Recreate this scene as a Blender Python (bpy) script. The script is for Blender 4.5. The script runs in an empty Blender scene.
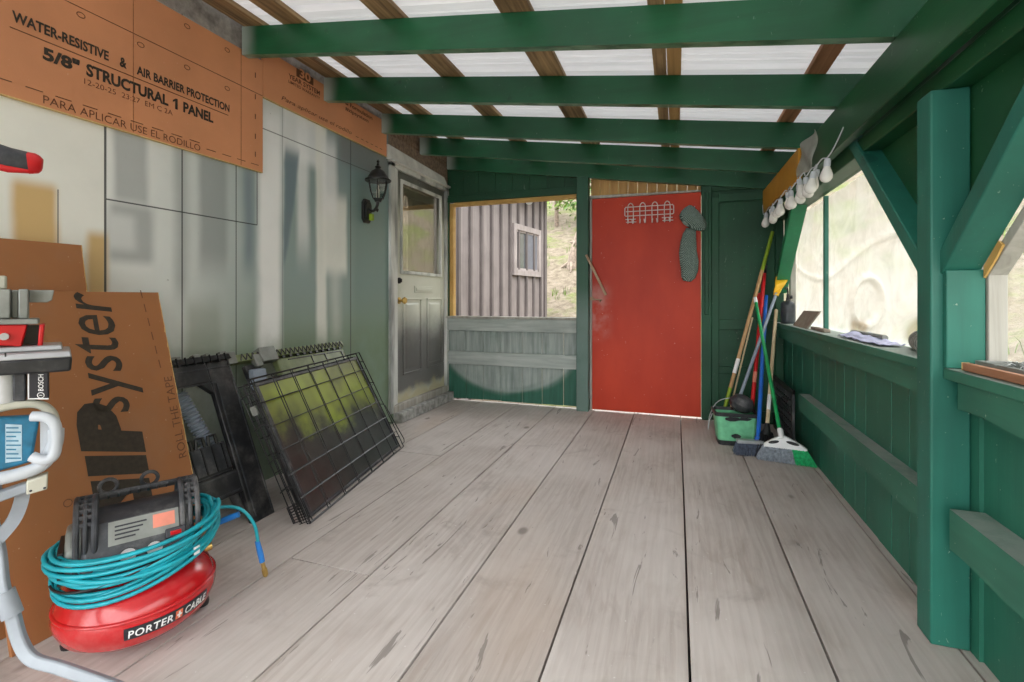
import bpy, bmesh, math, random
from mathutils import Vector, Matrix, noise as mnoise
random.seed(7)
SC = bpy.context.scene
COL = SC.collection

# ------------------------------------------------------------------ camera, sky, exposure
cam_data = bpy.data.cameras.new('camera')
cam_data.sensor_width = 36.0
cam_data.lens = 36.0 * 480 / 1024          # 480 px focal length on a 1024 px wide frame
cam_data.shift_y = -44.0 / 1024
cam_data.clip_start = 0.02
cam = bpy.data.objects.new('camera', cam_data)
COL.objects.link(cam)
cam.location = (0, 0, 1.05)
cam.rotation_euler = (math.pi / 2, 0, math.radians(18.87))
SC.camera = cam

world = bpy.data.worlds.new('overcast_sky')
SC.world = world
world.use_nodes = True
wt = world.node_tree
wt.nodes.clear()
wo = wt.nodes.new('ShaderNodeOutputWorld')
wb = wt.nodes.new('ShaderNodeBackground')
wb.inputs[1].default_value = 2.2
wtc = wt.nodes.new('ShaderNodeTexCoord')
wsep = wt.nodes.new('ShaderNodeSeparateXYZ')
wr = wt.nodes.new('ShaderNodeValToRGB')
wr.color_ramp.elements[0].position = 0.0
wr.color_ramp.elements[0].color = (0.80, 0.84, 0.86, 1)
wr.color_ramp.elements[1].position = 0.9
wr.color_ramp.elements[1].color = (1.0, 1.0, 1.0, 1)
wt.links.new(wtc.outputs['Generated'], wsep.inputs[0])
wt.links.new(wsep.outputs[2], wr.inputs[0])
wt.links.new(wr.outputs[0], wb.inputs[0])
wt.links.new(wb.outputs[0], wo.inputs[0])

sun_d = bpy.data.lights.new('sun', 'SUN')
sun_d.energy = 1.2
sun_d.angle = math.radians(40)
sun_d.color = (1.0, 0.97, 0.92)
sun = bpy.data.objects.new('sun', sun_d)
COL.objects.link(sun)
sun.rotation_euler = (math.radians(30), math.radians(12), 0)

vs = SC.view_settings
vs.view_transform = 'Standard'
vs.look = 'None'
vs.gamma = 1.0
vs.use_curve_mapping = False
vs.exposure = 1.45
try:
    SC.cycles.max_bounces = 10
    SC.cycles.diffuse_bounces = 6
    SC.cycles.transparent_max_bounces = 16
    SC.cycles.sample_clamp_indirect = 8.0
    SC.cycles.use_denoising = True
except Exception:
    pass


# ------------------------------------------------------------------ mesh helpers
def wloc(o):
    v = Vector((0, 0, 0))
    while o is not None:
        v = v + Vector(o.location)
        o = o.parent
    return v


class MB:
    """Collects shapes in world coordinates and links them as one mesh object."""

    def __init__(s):
        s.v, s.f, s.m = [], [], []
        s.mi = 0

    def add(s, vs_, fs_):
        b = len(s.v)
        s.v += [tuple(p) for p in vs_]
        for f in fs_:
            s.f.append(tuple(b + i for i in f))
            s.m.append(s.mi)
        return s

    def box(s, x0, x1, y0, y1, z0, z1):
        vs_ = [(x0, y0, z0), (x1, y0, z0), (x1, y1, z0), (x0, y1, z0), (x0, y0, z1), (x1, y0, z1), (x1, y1, z1), (x0, y1, z1)]
        return s.add(vs_, [(3, 2, 1, 0), (4, 5, 6, 7), (0, 1, 5, 4), (1, 2, 6, 5), (2, 3, 7, 6), (3, 0, 4, 7)])

    def hexa(s, p):
        return s.add(p, [(3, 2, 1, 0), (4, 5, 6, 7), (0, 1, 5, 4), (1, 2, 6, 5), (2, 3, 7, 6), (3, 0, 4, 7)])

    def obox(s, c, ax, ay, az):
        """box from centre and three half-extent vectors"""
        c, ax, ay, az = Vector(c), Vector(ax), Vector(ay), Vector(az)
        p = [c - ax - ay - az, c + ax - ay - az, c + ax + ay - az, c - ax + ay - az,
             c - ax - ay + az, c + ax - ay + az, c + ax + ay + az, c - ax + ay + az]
        return s.hexa(p)

    def bar(s, a, b, w, h, up=(0, 0, 1)):
        """rectangular bar from a to b: w across, h along up"""
        a, b = Vector(a), Vector(b)
        d = (b - a)
        L = d.length
        d.normalize()
        side = d.cross(Vector(up)).normalized()
        u2 = side.cross(d).normalized()
        return s.obox((a + b) / 2, d * L / 2, side * w / 2, u2 * h / 2)

    def prism(s, pts, ext):
        n = len(pts)
        e = Vector(ext)
        a = [Vector(p) for p in pts]
        vs_ = a + [p + e for p in a]
        fs_ = [tuple(reversed(range(n))), tuple(range(n, 2 * n))]
        fs_ += [(i, (i + 1) % n, n + (i + 1) % n, n + i) for i in range(n)]
        return s.add(vs_, fs_)

    def tube(s, pts, r, n=8, closed=False, caps=True):
        P = [Vector(p) for p in pts]
        m = len(P)
        rs = r if isinstance(r, (list, tuple)) else [r] * m
        T = []
        for i in range(m):
            if closed:
                t = P[(i + 1) % m] - P[(i - 1) % m]
            else:
                t = P[min(i + 1, m - 1)] - P[max(i - 1, 0)]
            if t.length < 1e-9:
                t = Vector((0, 0, 1))
            T.append(t.normalized())
        ref = Vector((0, 0, 1)) if abs(T[0].z) < 0.9 else Vector((1, 0, 0))
        N = (ref - T[0] * ref.dot(T[0])).normalized()
        vs_ = []
        for i in range(m):
            N = (N - T[i] * N.dot(T[i]))
            if N.length < 1e-6:
                N = T[i].orthogonal()
            N.normalize()
            B = T[i].cross(N)
            for k in range(n):
                a = 2 * math.pi * k / n
                vs_.append(P[i] + (N * math.cos(a) + B * math.sin(a)) * rs[i])
        fs_ = []
        for i in range(m if closed else m - 1):
            j = (i + 1) % m
            for k in range(n):
                fs_.append((i * n + k, i * n + (k + 1) % n, j * n + (k + 1) % n, j * n + k))
        if caps and not closed:
            fs_.append(tuple(reversed(range(n))))
            fs_.append(tuple((m - 1) * n + k for k in range(n)))
        return s.add(vs_, fs_)

    def lathe(s, prof, c=(0, 0, 0), axis=(0, 0, 1), n=32, a0=0.0, a1=None, sx=1.0, sy=1.0):
        """prof: (radius, height) pairs revolved round axis through c"""
        c, ax = Vector(c), Vector(axis).normalized()
        u = ax.orthogonal().normalized() if abs(ax.z) < 0.99 else Vector((1, 0, 0))
        w = ax.cross(u)
        full = a1 is None
        cnt = n if full else n + 1
        vs_ = []
        for (r, h) in prof:
            for k in range(cnt):
                a = a0 + (2 * math.pi if full else (a1 - a0)) * k / n
                vs_.append(c + u * (math.cos(a) * r * sx) + w * (math.sin(a) * r * sy) + ax * h)
        fs_ = []
        for i in range(len(prof) - 1):
            for k in range(n):
                k2 = (k + 1) % cnt
                fs_.append((i * cnt + k, i * cnt + k2, (i + 1) * cnt + k2, (i + 1) * cnt + k))
        if full:
            if prof[0][0] > 1e-5:
                fs_.append(tuple(reversed(range(cnt))))
            if prof[-1][0] > 1e-5:
                fs_.append(tuple((len(prof) - 1) * cnt + k for k in range(cnt)))
        return s.add(vs_, fs_)

    def grid(s, fn, nu, nv):
        vs_ = [fn(i / nu, j / nv) for j in range(nv + 1) for i in range(nu + 1)]
        w = nu + 1
        fs_ = [(j * w + i, j * w + i + 1, (j + 1) * w + i + 1, (j + 1) * w + i) for j in range(nv) for i in range(nu)]
        return s.add(vs_, fs_)

    def build(s, name, mat, parent=None, bevel=0.0, smooth=35, seg=2, solid=0.0, recalc=True):
        me = bpy.data.meshes.new(name)
        off = wloc(parent) if parent is not None else Vector((0, 0, 0))
        me.from_pydata([tuple(Vector(p) - off) for p in s.v], [], s.f)
        mats = mat if isinstance(mat, (list, tuple)) else [mat]
        for m in mats:
            me.materials.append(m)
        if len(mats) > 1:
            for p, k in zip(me.polygons, s.m):
                p.material_index = min(k, len(mats) - 1)
        if recalc:
            bm = bmesh.new()
            bm.from_mesh(me)
            bmesh.ops.recalc_face_normals(bm, faces=bm.faces)
            bm.to_mesh(me)
            bm.free()
        if smooth:
            me.polygons.foreach_set('use_smooth', [True] * len(me.polygons))
            me.set_sharp_from_angle(angle=math.radians(smooth))
        me.update()
        o = bpy.data.objects.new(name, me)
        COL.objects.link(o)
        if parent is not None:
            o.parent = parent
        if bevel:
            b = o.modifiers.new('edge', 'BEVEL')
            b.width = bevel
            b.segments = seg
            b.limit_method = 'ANGLE'
            b.angle_limit = math.radians(40)
        if solid:
            k = o.modifiers.new('thickness', 'SOLIDIFY')
            k.thickness = solid
            k.offset = 0
        return o


def tag(o, label, cat, group=None, kind=None):
    o['label'] = label
    o['category'] = cat
    if group:
        o['group'] = group
    if kind:
        o['kind'] = kind
    return o


def thing(name, label, cat, loc=(0, 0, 0), group=None, kind=None):
    o = bpy.data.objects.new(name, None)
    o.empty_display_size = 0.05
    COL.objects.link(o)
    o.location = loc
    return tag(o, label, cat, group, kind)


def struct(o, label, cat):
    return tag(o, label, cat, None, 'structure')


def text_geo(body, bold=0.0, shear=0.0, space=1.0):
    cu = bpy.data.curves.new('lettering_curve', 'FONT')
    cu.body = body
    cu.offset = bold
    cu.shear = shear
    cu.space_character = space
    cu.resolution_u = 3
    ob = bpy.data.objects.new('lettering_curve', cu)
    COL.objects.link(ob)
    dg = bpy.context.evaluated_depsgraph_get()
    me = bpy.data.meshes.new_from_object(ob.evaluated_get(dg))
    V = [v.co.copy() for v in me.vertices]
    F = [tuple(p.vertices) for p in me.polygons]
    bpy.data.objects.remove(ob)
    bpy.data.curves.remove(cu)
    bpy.data.meshes.remove(me)
    x0, x1 = min(v.x for v in V), max(v.x for v in V)
    y0, y1 = min(v.y for v in V), max(v.y for v in V)
    return [((v.x - x0) / (x1 - x0), (v.y - y0) / (y1 - y0)) for v in V], F


def lettering(mb, body, fn, bold=0.0, shear=0.0, space=1.0):
    V, F = text_geo(body, bold, shear, space)
    mb.add([fn(a, b) for a, b in V], F)
    return mb


# ------------------------------------------------------------------ material helpers
class G:
    """small node-graph builder"""

    def __init__(s, name):
        s.mat = bpy.data.materials.new(name)
        s.mat.use_nodes = True
        s.t = s.mat.node_tree
        s.t.nodes.clear()
        s.out = s.t.nodes.new('ShaderNodeOutputMaterial')
        s._pos = None

    def n(s, typ, **kw):
        nd = s.t.nodes.new(typ)
        for k, v in kw.items():
            setattr(nd, k, v)
        return nd

    def set(s, sock, v):
        if isinstance(v, bpy.types.NodeSocket):
            s.t.links.new(v, sock)
        elif isinstance(v, (tuple, list)) and len(v) == 3 and sock.type == 'RGBA':
            sock.default_value = (*v, 1)
        else:
            sock.default_value = v

    def pos(s):
        if s._pos is None:
            s._pos = s.n('ShaderNodeNewGeometry').outputs['Position']
        return s._pos

    def obj(s):
        return s.n('ShaderNodeTexCoord').outputs['Object']

    def xyz(s, v):
        k = s.n('ShaderNodeSeparateXYZ')
        s.set(k.inputs[0], v)
        return k.outputs[0], k.outputs[1], k.outputs[2]

    def mul(s, v, sc):
        k = s.n('ShaderNodeMapping')
        k.inputs['Scale'].default_value = sc
        s.set(k.inputs['Vector'], v)
        return k.outputs[0]

    def m(s, op, a, b=0.0, c=0.0, clamp=False):
        k = s.n('ShaderNodeMath', operation=op, use_clamp=clamp)
        s.set(k.inputs[0], a)
        s.set(k.inputs[1], b)
        s.set(k.inputs[2], c)
        return k.outputs[0]

    def step(s, x, e0, e1, o0=0.0, o1=1.0):
        k = s.n('ShaderNodeMapRange', interpolation_type='SMOOTHSTEP')
        s.set(k.inputs['Value'], x)
        k.inputs['From Min'].default_value = e0
        k.inputs['From Max'].default_value = e1
        k.inputs['To Min'].default_value = o0
        k.inputs['To Max'].default_value = o1
        return k.outputs[0]

    def noise(s, vec, scale, detail=4.0, rough=0.55, dist=0.0):
        k = s.n('ShaderNodeTexNoise')
        s.set(k.inputs['Vector'], vec)
        k.inputs['Scale'].default_value = scale
        k.inputs['Detail'].default_value = detail
        k.inputs['Roughness'].default_value = rough
        k.inputs['Distortion'].default_value = dist
        return k.outputs['Fac']

    def mix(s, f, a, b, mode='MIX'):
        k = s.n('ShaderNodeMix', data_type='RGBA', blend_type=mode)
        s.set(k.inputs[0], f)
        s.set(k.inputs[6], a)
        s.set(k.inputs[7], b)
        return k.outputs[2]

    def ramp(s, f, stops):
        k = s.n('ShaderNodeValToRGB')
        e = k.color_ramp.elements
        while len(e) < len(stops):
            e.new(0.5)
        for q, (p, c) in zip(e, stops):
            q.position = p
            q.color = (*c, 1) if len(c) == 3 else c
        s.set(k.inputs[0], f)
        return k.outputs[0]

    def box(s, y, z, y0, y1, z0, z1, sy=0.02, sz=0.02):
        a = s.step(y, y0 - sy, y0 + sy)
        b = s.step(y, y1 - sy, y1 + sy, 1.0, 0.0)
        c = s.step(z, z0 - sz, z0 + sz)
        d = s.step(z, z1 - sz, z1 + sz, 1.0, 0.0)
        return s.m('MULTIPLY', s.m('MULTIPLY', a, b), s.m('MULTIPLY', c, d))

    def bump(s, h, strength=0.3, dist=0.01):
        k = s.n('ShaderNodeBump')
        k.inputs['Strength'].default_value = strength
        k.inputs['Distance'].default_value = dist
        s.set(k.inputs['Height'], h)
        return k.outputs[0]

    def principled(s, col, rough=0.6, metal=0.0, normal=None, coat=0.0, spec=0.5):
        p = s.n('ShaderNodeBsdfPrincipled')
        s.set(p.inputs['Base Color'], col)
        s.set(p.inputs['Roughness'], rough)
        s.set(p.inputs['Metallic'], metal)
        p.inputs['Coat Weight'].default_value = coat
        p.inputs['Coat Roughness'].default_value = 0.15
        p.inputs['Specular IOR Level'].default_value = spec
        if normal is not None:
            s.set(p.inputs['Normal'], normal)
        s.t.links.new(p.outputs[0], s.out.inputs[0])
        return p


def srgb(r, g, b):
    def f(c):
        c /= 255.0
        return c / 12.92 if c <= 0.04045 else ((c + 0.055) / 1.055) ** 2.4
    return (f(r), f(g), f(b))


def simple(name, col, rough=0.5, metal=0.0, var=0.12, scale=14.0, coat=0.0, bump=0.0, dust=0.0):
    g = G(name)
    o = g.obj()
    nz = g.noise(o, scale)
    c2 = tuple(max(0, k * (1 - var * 1.6)) for k in col)
    c1 = tuple(min(1, k * (1 + var)) for k in col)
    c = g.ramp(nz, [(0.3, c2), (0.7, c1)])
    if dust:
        d = g.step(g.noise(o, scale * 0.5, 6, 0.7), 0.45, 0.75, 0, dust)
        c = g.mix(d, c, (0.42, 0.39, 0.35))
    nrm = g.bump(g.noise(o, scale * 4), bump, 0.003) if bump else None
    g.principled(c, rough, metal, nrm, coat)
    return g.mat


def green_paint(name, col, axis=(1, 1, 1), wear=0.5, rough=0.45, pale_left=False, grey_low=False, dusty=False):
    """brushed-on green paint over timber, with scuffs showing pale wood"""
    g = G(name)
    p = g.pos()
    big = g.noise(p, 2.3, 3)
    grain = g.noise(g.mul(p, axis), 26, 5, 0.6)
    c = g.ramp(big, [(0.3, tuple(k * 0.72 for k in col)), (0.7, tuple(min(1, k * 1.22) for k in col))])
    c = g.mix(g.step(grain, 0.35, 0.7, 0, 0.35), c, tuple(k * 0.62 for k in col))
    knots = g.step(g.noise(p, 7, 2), 0.68, 0.76, 0, 0.55)
    c = g.mix(knots, c, tuple(k * 0.35 for k in col))
    chips = g.step(g.noise(p, 85, 2, 0.5), 0.745, 0.775, 0, wear)
    c = g.mix(chips, c, (0.40, 0.44, 0.36))
    chips2 = g.step(g.noise(p, 38, 3, 0.7), 0.715, 0.745, 0, wear * 0.8)
    c = g.mix(chips2, c, (0.34, 0.40, 0.33))
    scr = g.step(g.noise(g.mul(p, (1, 1, 0.25)), 46, 3, 0.6, 1.5), 0.715, 0.74, 0, wear * 0.8)
    c = g.mix(scr, c, (0.36, 0.46, 0.38))
    x, y, z = g.xyz(p)
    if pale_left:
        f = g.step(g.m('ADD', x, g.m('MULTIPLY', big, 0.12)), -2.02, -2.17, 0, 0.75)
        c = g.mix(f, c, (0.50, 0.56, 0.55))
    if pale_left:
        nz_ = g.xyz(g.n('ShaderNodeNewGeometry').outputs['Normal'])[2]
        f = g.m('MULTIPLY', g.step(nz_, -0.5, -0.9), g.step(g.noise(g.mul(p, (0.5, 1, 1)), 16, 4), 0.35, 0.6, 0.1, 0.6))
        c = g.mix(f, c, (0.20, 0.33, 0.21))  # paler undersides: worn paint plus bounce light from the floor painted in
    if dusty:
        nz_ = g.xyz(g.n('ShaderNodeNewGeometry').outputs['Normal'])[2]
        f = g.m('MULTIPLY', g.step(nz_, 0.6, 0.95), g.step(g.noise(p, 9, 5, 0.65), 0.25, 0.6, 0.45, 0.85))
        c = g.mix(f, c, (0.33, 0.36, 0.33))
    if grey_low:
        f = g.step(g.m('ADD', z, g.m('MULTIPLY', big, 0.3)), 1.35, 1.0, 0, 0.62)
        f = g.m('MULTIPLY', f, g.step(g.noise(p, 5, 4), 0.2, 0.55, 0.7, 1.0))
        c = g.mix(f, c, (0.17, 0.235, 0.215))
    g.principled(c, rough, 0, g.bump(grain, 0.25, 0.004))
    return g.mat


def wood(name, a, b, axis, scale=18, rough=0.75, bump=0.3):
    g = G(name)
    p = g.pos()
    gr = g.noise(g.mul(p, axis), scale, 6, 0.6, 0.6)
    bg = g.noise(p, 3.0, 3)
    c = g.ramp(gr, [(0.28, a), (0.72, b)])
    c = g.mix(g.step(bg, 0.4, 0.7, 0, 0.4), c, tuple(k * 0.7 for k in a))
    g.principled(c, rough, 0, g.bump(gr, bump, 0.004))
    return g.mat


GREEN = (0.012, 0.108, 0.052)
M = {}
M['rafter'] = green_paint('rafter_green', (0.006, 0.088, 0.034), (0.06, 1, 1), 0.35, 0.42, pale_left=True)
M['post'] = green_paint('post_green', (0.018, 0.150, 0.108), (1, 1, 0.06), 0.7, 0.5)
M['plank'] = green_paint('plank_green', (0.022, 0.155, 0.100), (1, 1, 0.07), 0.75, 0.5)
M['railg'] = green_paint('rail_green', (0.034, 0.170, 0.112), (1, 0.06, 1), 0.9, 0.55, dusty=True)
M['header'] = green_paint('header_green', (0.009, 0.078, 0.026), (1, 0.06, 1), 0.5, 0.45)
M['brace'] = green_paint('brace_window_lit_green', (0.016, 0.205, 0.085), (1, 1, 1), 0.5, 0.45)  # brighter than the other greens: light from the window painted into the colour
M['backg'] = green_paint('back_green', (0.0035, 0.062, 0.024), (1, 1, 0.08), 0.5, 0.6)
M['backgrey'] = green_paint('back_post_green', (0.010, 0.080, 0.040), (1, 1, 0.06), 0.5, 0.5, grey_low=True)

# grey weathered floor boards
g = G('floor_boards')
p = g.pos()
at = g.n('ShaderNodeAttribute', attribute_name='board')
bid = at.outputs['Fac']
vx = g.n('ShaderNodeCombineXYZ')
g.set(vx.inputs[0], g.m('MULTIPLY', bid, 7.3))
g.set(vx.inputs[1], g.m('MULTIPLY', bid, 3.1))
vadd = g.n('ShaderNodeVectorMath', operation='ADD')
g.set(vadd.inputs[0], p)
g.set(vadd.inputs[1], vx.outputs[0])
pp = vadd.outputs[0]
grain = g.noise(g.mul(pp, (1, 0.07, 1)), 34, 7, 0.65, 0.8)
swirl = g.noise(g.mul(pp, (1, 0.22, 1)), 7.5, 4, 0.6, 2.2)
wv = g.n('ShaderNodeTexWave', wave_type='BANDS', bands_direction='X')
g.set(wv.inputs['Vector'], g.mul(pp, (1, 0.10, 1)))
wv.inputs['Scale'].default_value = 9
wv.inputs['Distortion'].default_value = 9
wv.inputs['Detail'].default_value = 3
big = g.noise(pp, 1.7, 4)
tone = g.m('FRACT', g.m('MULTIPLY', g.m('SINE', g.m('MULTIPLY', bid, 12.9898)), 437.58))
c = g.ramp(grain, [(0.2, (0.384, 0.337, 0.310)), (0.5, (0.505, 0.453, 0.422)), (0.8, (0.613, 0.561, 0.528))])
c = g.mix(g.step(wv.outputs['Fac'], 0.55, 0.95, 0, 0.20), c, (0.310, 0.244, 0.205))
c = g.mix(g.step(swirl, 0.50, 0.70, 0, 0.38), c, (0.323, 0.257, 0.218))
c = g.mix(g.step(big, 0.38, 0.66, 0, 0.50), c, (0.673, 0.620, 0.594))
c = g.mix(g.step(g.noise(pp, 2.6, 5, 0.65, 0.6), 0.55, 0.72, 0, 0.50), c, (0.276, 0.235, 0.211))
c = g.mix(g.step(g.noise(g.mul(pp, (1, 0.3, 1)), 1.2, 3), 0.53, 0.70, 0, 0.45), c, (0.485, 0.356, 0.264))
c = g.mix(g.step(g.noise(g.mul(pp, (1, 0.12, 1)), 14, 4, 0.6, 1.8), 0.64, 0.675, 0, 0.6), c, (0.09, 0.072, 0.062))
vor = g.n('ShaderNodeTexVoronoi')
g.set(vor.inputs['Vector'], g.mul(pp, (1, 0.6, 1)))
vor.inputs['Scale'].default_value = 2.6
c = g.mix(g.step(vor.outputs['Distance'], 0.075, 0.03, 0, 0.75), c, (0.12, 0.095, 0.08))
c = g.mix(g.step(g.noise(pp, 60, 2), 0.73, 0.76, 0, 0.5), c, (0.800, 0.800, 0.792))
c = g.mix(g.m('MULTIPLY', tone, 0.22), c, (0.364, 0.317, 0.284))
hgt = g.m('ADD', grain, g.m('MULTIPLY', wv.outputs['Fac'], 0.4))
g.principled(c, 0.72, 0, g.bump(hgt, 0.25, 0.004))
M['floor'] = g.mat

# white corrugated roofing; translucency added to brighten the porch below
g = G('roof_sheet_white')
nz = g.noise(g.mul(g.pos(), (0.4, 3, 1)), 5, 4)
col = g.ramp(nz, [(0.3, (0.70, 0.70, 0.73)), (0.7, (0.84, 0.84, 0.87))])
d1 = g.n('ShaderNodeBsdfDiffuse')
d2 = g.n('ShaderNodeBsdfTranslucent')
g.set(d1.inputs[0], col)
g.set(d2.inputs[0], (0.90, 0.91, 0.93))
mx = g.n('ShaderNodeMixShader')
mx.inputs[0].default_value = 0.065
g.t.links.new(d1.outputs[0], mx.inputs[1])
g.t.links.new(d2.outputs[0], mx.inputs[2])
g.t.links.new(mx.outputs[0], g.out.inputs[0])
M['roof'] = g.mat

M['purlin'] = wood('batten_old_wood', (0.105, 0.060, 0.030), (0.52, 0.34, 0.17), (1, 0.05, 1), 36)
M['purlin2'] = wood('batten_raw_wood', (0.32, 0.17, 0.06), (0.58, 0.36, 0.14), (1, 0.05, 1), 24)
M['purlin3'] = wood('batten_red_wood', (0.17, 0.075, 0.035), (0.52, 0.26, 0.13), (1, 0.05, 1), 30)
M['rawwood'] = wood('raw_siding_wood', (0.44, 0.22, 0.07), (0.72, 0.44, 0.17), (1, 1, 0.06), 22)
M['yellowwood'] = wood('raw_trim_wood', (0.50, 0.28, 0.07), (0.72, 0.46, 0.16), (0.3, 0.3, 0.3), 20)
M['ochre'] = simple('ochre_paint', (0.50, 0.235, 0.018), 0.5, var=0.08, scale=5)
M['greywood'] = wood('weathered_wood', (0.30, 0.28, 0.24), (0.52, 0.50, 0.45), (1, 1, 0.08), 24)

# left wall: sheathing with spray-paint ghosts of the things painted against it
g = G('wall_sheathing')
p = g.pos()
x, y0, z = g.xyz(p)
wob = g.noise(g.mul(p, (1, 1, 0.35)), 5, 3)
y = g.m('ADD', y0, g.m('MULTIPLY', g.m('SUBTRACT', wob, 0.5), 0.05))
mott = g.noise(p, 3, 5, 0.6)
fine = g.noise(p, 40, 4, 0.6)
c = g.mix(g.step(y, 1.30, 2.35), (0.86, 0.88, 0.85), (0.30, 0.395, 0.38))
c = g.mix(g.step(y, 2.85, 3.0), c, (0.20, 0.30, 0.28))
# cool grey-blue in the upper part, greener lower down
c = g.mix(g.m('MULTIPLY', g.step(z, 1.2, 0.75, 0, 0.5), g.step(y, 1.5, 2.2)), c, (0.235, 0.31, 0.185))
c = g.mix(g.m('MULTIPLY', g.step(z, 1.7, 2.05, 0, 0.45), g.step(y, 2.2, 2.8)), c, (0.20, 0.27, 0.30))
WH = (0.92, 0.94, 0.93)
PALE = (0.88, 0.90, 0.84)
GR = (0.24, 0.265, 0.265)
BL = (0.16, 0.225, 0.265)
# pale vertical streaks
c = g.mix(g.box(y, z, 2.10, 2.27, 0.55, 2.20, 0.035, 0.15), c, WH)
c = g.mix(g.m('MULTIPLY', g.box(y, z, 2.39, 2.49, 1.35, 2.20, 0.03, 0.2), 0.75), c, WH)
c = g.mix(g.m('MULTIPLY', g.box(y, z, 2.27, 2.62, 1.90, 2.25, 0.02, 0.05), 0.8), c, WH)
c = g.mix(g.m('MULTIPLY', g.box(y, z, 2.56, 2.66, 0.72, 2.25, 0.02, 0.1), 0.9), c, PALE)
c = g.mix(g.m('MULTIPLY', g.box(y, z, 2.63, 2.87, 1.22, 1.75, 0.02, 0.06), 0.92), c, PALE)
c = g.mix(g.m('MULTIPLY', g.box(y, z, 2.62, 2.76, 1.6, 2.12, 0.03, 0.1), 0.8), c, WH)
c = g.mix(g.m('MULTIPLY', g.box(y, z, 2.70, 2.80, 0.75, 1.3, 0.05, 0.1), 0.4), c, PALE)
# dark ghosts
c = g.mix(g.m('MULTIPLY', g.m('MULTIPLY', g.step(g.m('SUBTRACT', y, g.m('MULTIPLY', z, 0.16)), 2.115, 2.085), g.box(y, z, 2.29, 2.46, 1.25, 1.95, 0.012, 0.05)), 0.85), c, BL)
c = g.mix(g.m('MULTIPLY', g.box(y, z, 2.00, 2.07, 1.20, 1.8, 0.035, 0.12), 0.75), c, BL)
c = g.mix(g.m('MULTIPLY', g.box(y, z, 1.36, 1.50, 1.46, 1.85, 0.02, 0.03), 0.55), c, GR)
c = g.mix(g.m('MULTIPLY', g.box(y, z, 1.62, 1.68, 1.05, 1.85, 0.03, 0.1), 0.5), c, GR)
c = g.mix(g.m('MULTIPLY', g.box(y, z, 1.74, 1.90, 1.20, 1.85, 0.025, 0.12), 0.62), c, GR)
c = g.mix(g.m('MULTIPLY', g.box(y, z, 1.34, 1.52, 1.20, 1.45, 0.03, 0.03), 0.6), c, GR)
c = g.mix(g.box(y, z, 1.335, 1.445, 1.25, 1.40, 0.025, 0.03), c, (0.70, 0.72, 0.70))
c = g.mix(g.m('MULTIPLY', g.box(y, z, 1.68, 1.86, 0.7, 1.02, 0.03, 0.08), 0.5), c, (0.30, 0.34, 0.27))
c = g.mix(g.m('MULTIPLY', g.box(y, z, 2.78, 3.5, 2.0, 2.3, 0.06, 0.05), 0.75), c, (0.20, 0.205, 0.20))
# first sheet: cream with an ochre block
c = g.mix(g.step(y0, 1.334, 1.328), c, (0.90, 0.90, 0.83))
och = g.box(y, z, 1.045, 1.17, 1.15, 1.47, 0.02, 0.03)
och2 = g.box(y, z, 1.27, 1.34, 1.0, 1.31, 0.02, 0.03)
c = g.mix(g.m('MULTIPLY', g.m('MAXIMUM', och, och2), 0.85), c, (0.66, 0.40, 0.10))
c = g.mix(g.step(mott, 0.35, 0.75, 0, 0.10), c, (0.20, 0.23, 0.21))
c = g.mix(g.m('MULTIPLY', g.step(z, 0.95, 0.62, 0, 0.55), g.step(mott, 0.3, 0.6)), c, (0.17, 0.235, 0.13))
c = g.mix(g.step(fine, 0.72, 0.77, 0, 0.5), c, (0.06, 0.06, 0.055))
# seams between the sheets
def seam(c, v, at_, w, msk=None, k=0.9):
    f = g.m('LESS_THAN', g.m('ABSOLUTE', g.m('SUBTRACT', v, at_)), w)
    if msk is not None:
        f = g.m('MULTIPLY', f, msk)
    return g.mix(g.m('MULTIPLY', f, k), c, (0.035, 0.04, 0.04))
c = seam(c, y0, 1.332, 0.0045)
c = seam(c, y0, 1.658, 0.0032)
c = seam(c, y0, 1.955, 0.0028)
c = seam(c, y0, 2.091, 0.003, g.step(z, 1.454, 1.456))
c = seam(c, y0, 2.275, 0.002, None, 0.5)
c = seam(c, y0, 2.912, 0.004)
c = seam(c, y0, 1.172, 0.002, g.box(y0, z, 1, 1.3, 1.05, 1.46, .001, .001), 0.8)
c = seam(c, z, 1.455, 0.003, g.box(y0, z, 1.335, 2.092, 1.2, 1.7, .001, .001))
c = seam(c, z, 2.012, 0.003, g.box(y0, z, 2.12, 3.39, 1.9, 2.2, .001, .001), 0.7)
# bare rough masonry and old bark board above the sheathing
top = g.step(g.m('ADD', z, g.m('MULTIPLY', mott, 0.06)), 2.405, 2.43)
rub = g.ramp(g.noise(p, 16, 6, 0.7), [(0.3, (0.20, 0.185, 0.18)), (0.7, (0.50, 0.47, 0.46))])
rub = g.mix(g.step(y0, 3.3, 3.42), rub, g.ramp(g.noise(p, 30, 6, 0.75), [(0.3, (0.09, 0.05, 0.03)), (0.7, (0.36, 0.26, 0.18))]))
c = g.mix(g.m('MAXIMUM', top, g.m('MULTIPLY', g.step(y0, 3.38, 3.40), g.step(z, 2.17, 2.2))), c, rub)
rg = g.step(top, 0, 1, 0.42, 0.95)
g.principled(c, rg, 0, g.bump(g.m('ADD', g.m('MULTIPLY', g.noise(p, 16, 6, 0.7), g.m('MULTIPLY', top, 8.0)), g.m('MULTIPLY', fine, 0.25)), 0.2, 0.006))
M['sheath'] = g.mat

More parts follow.
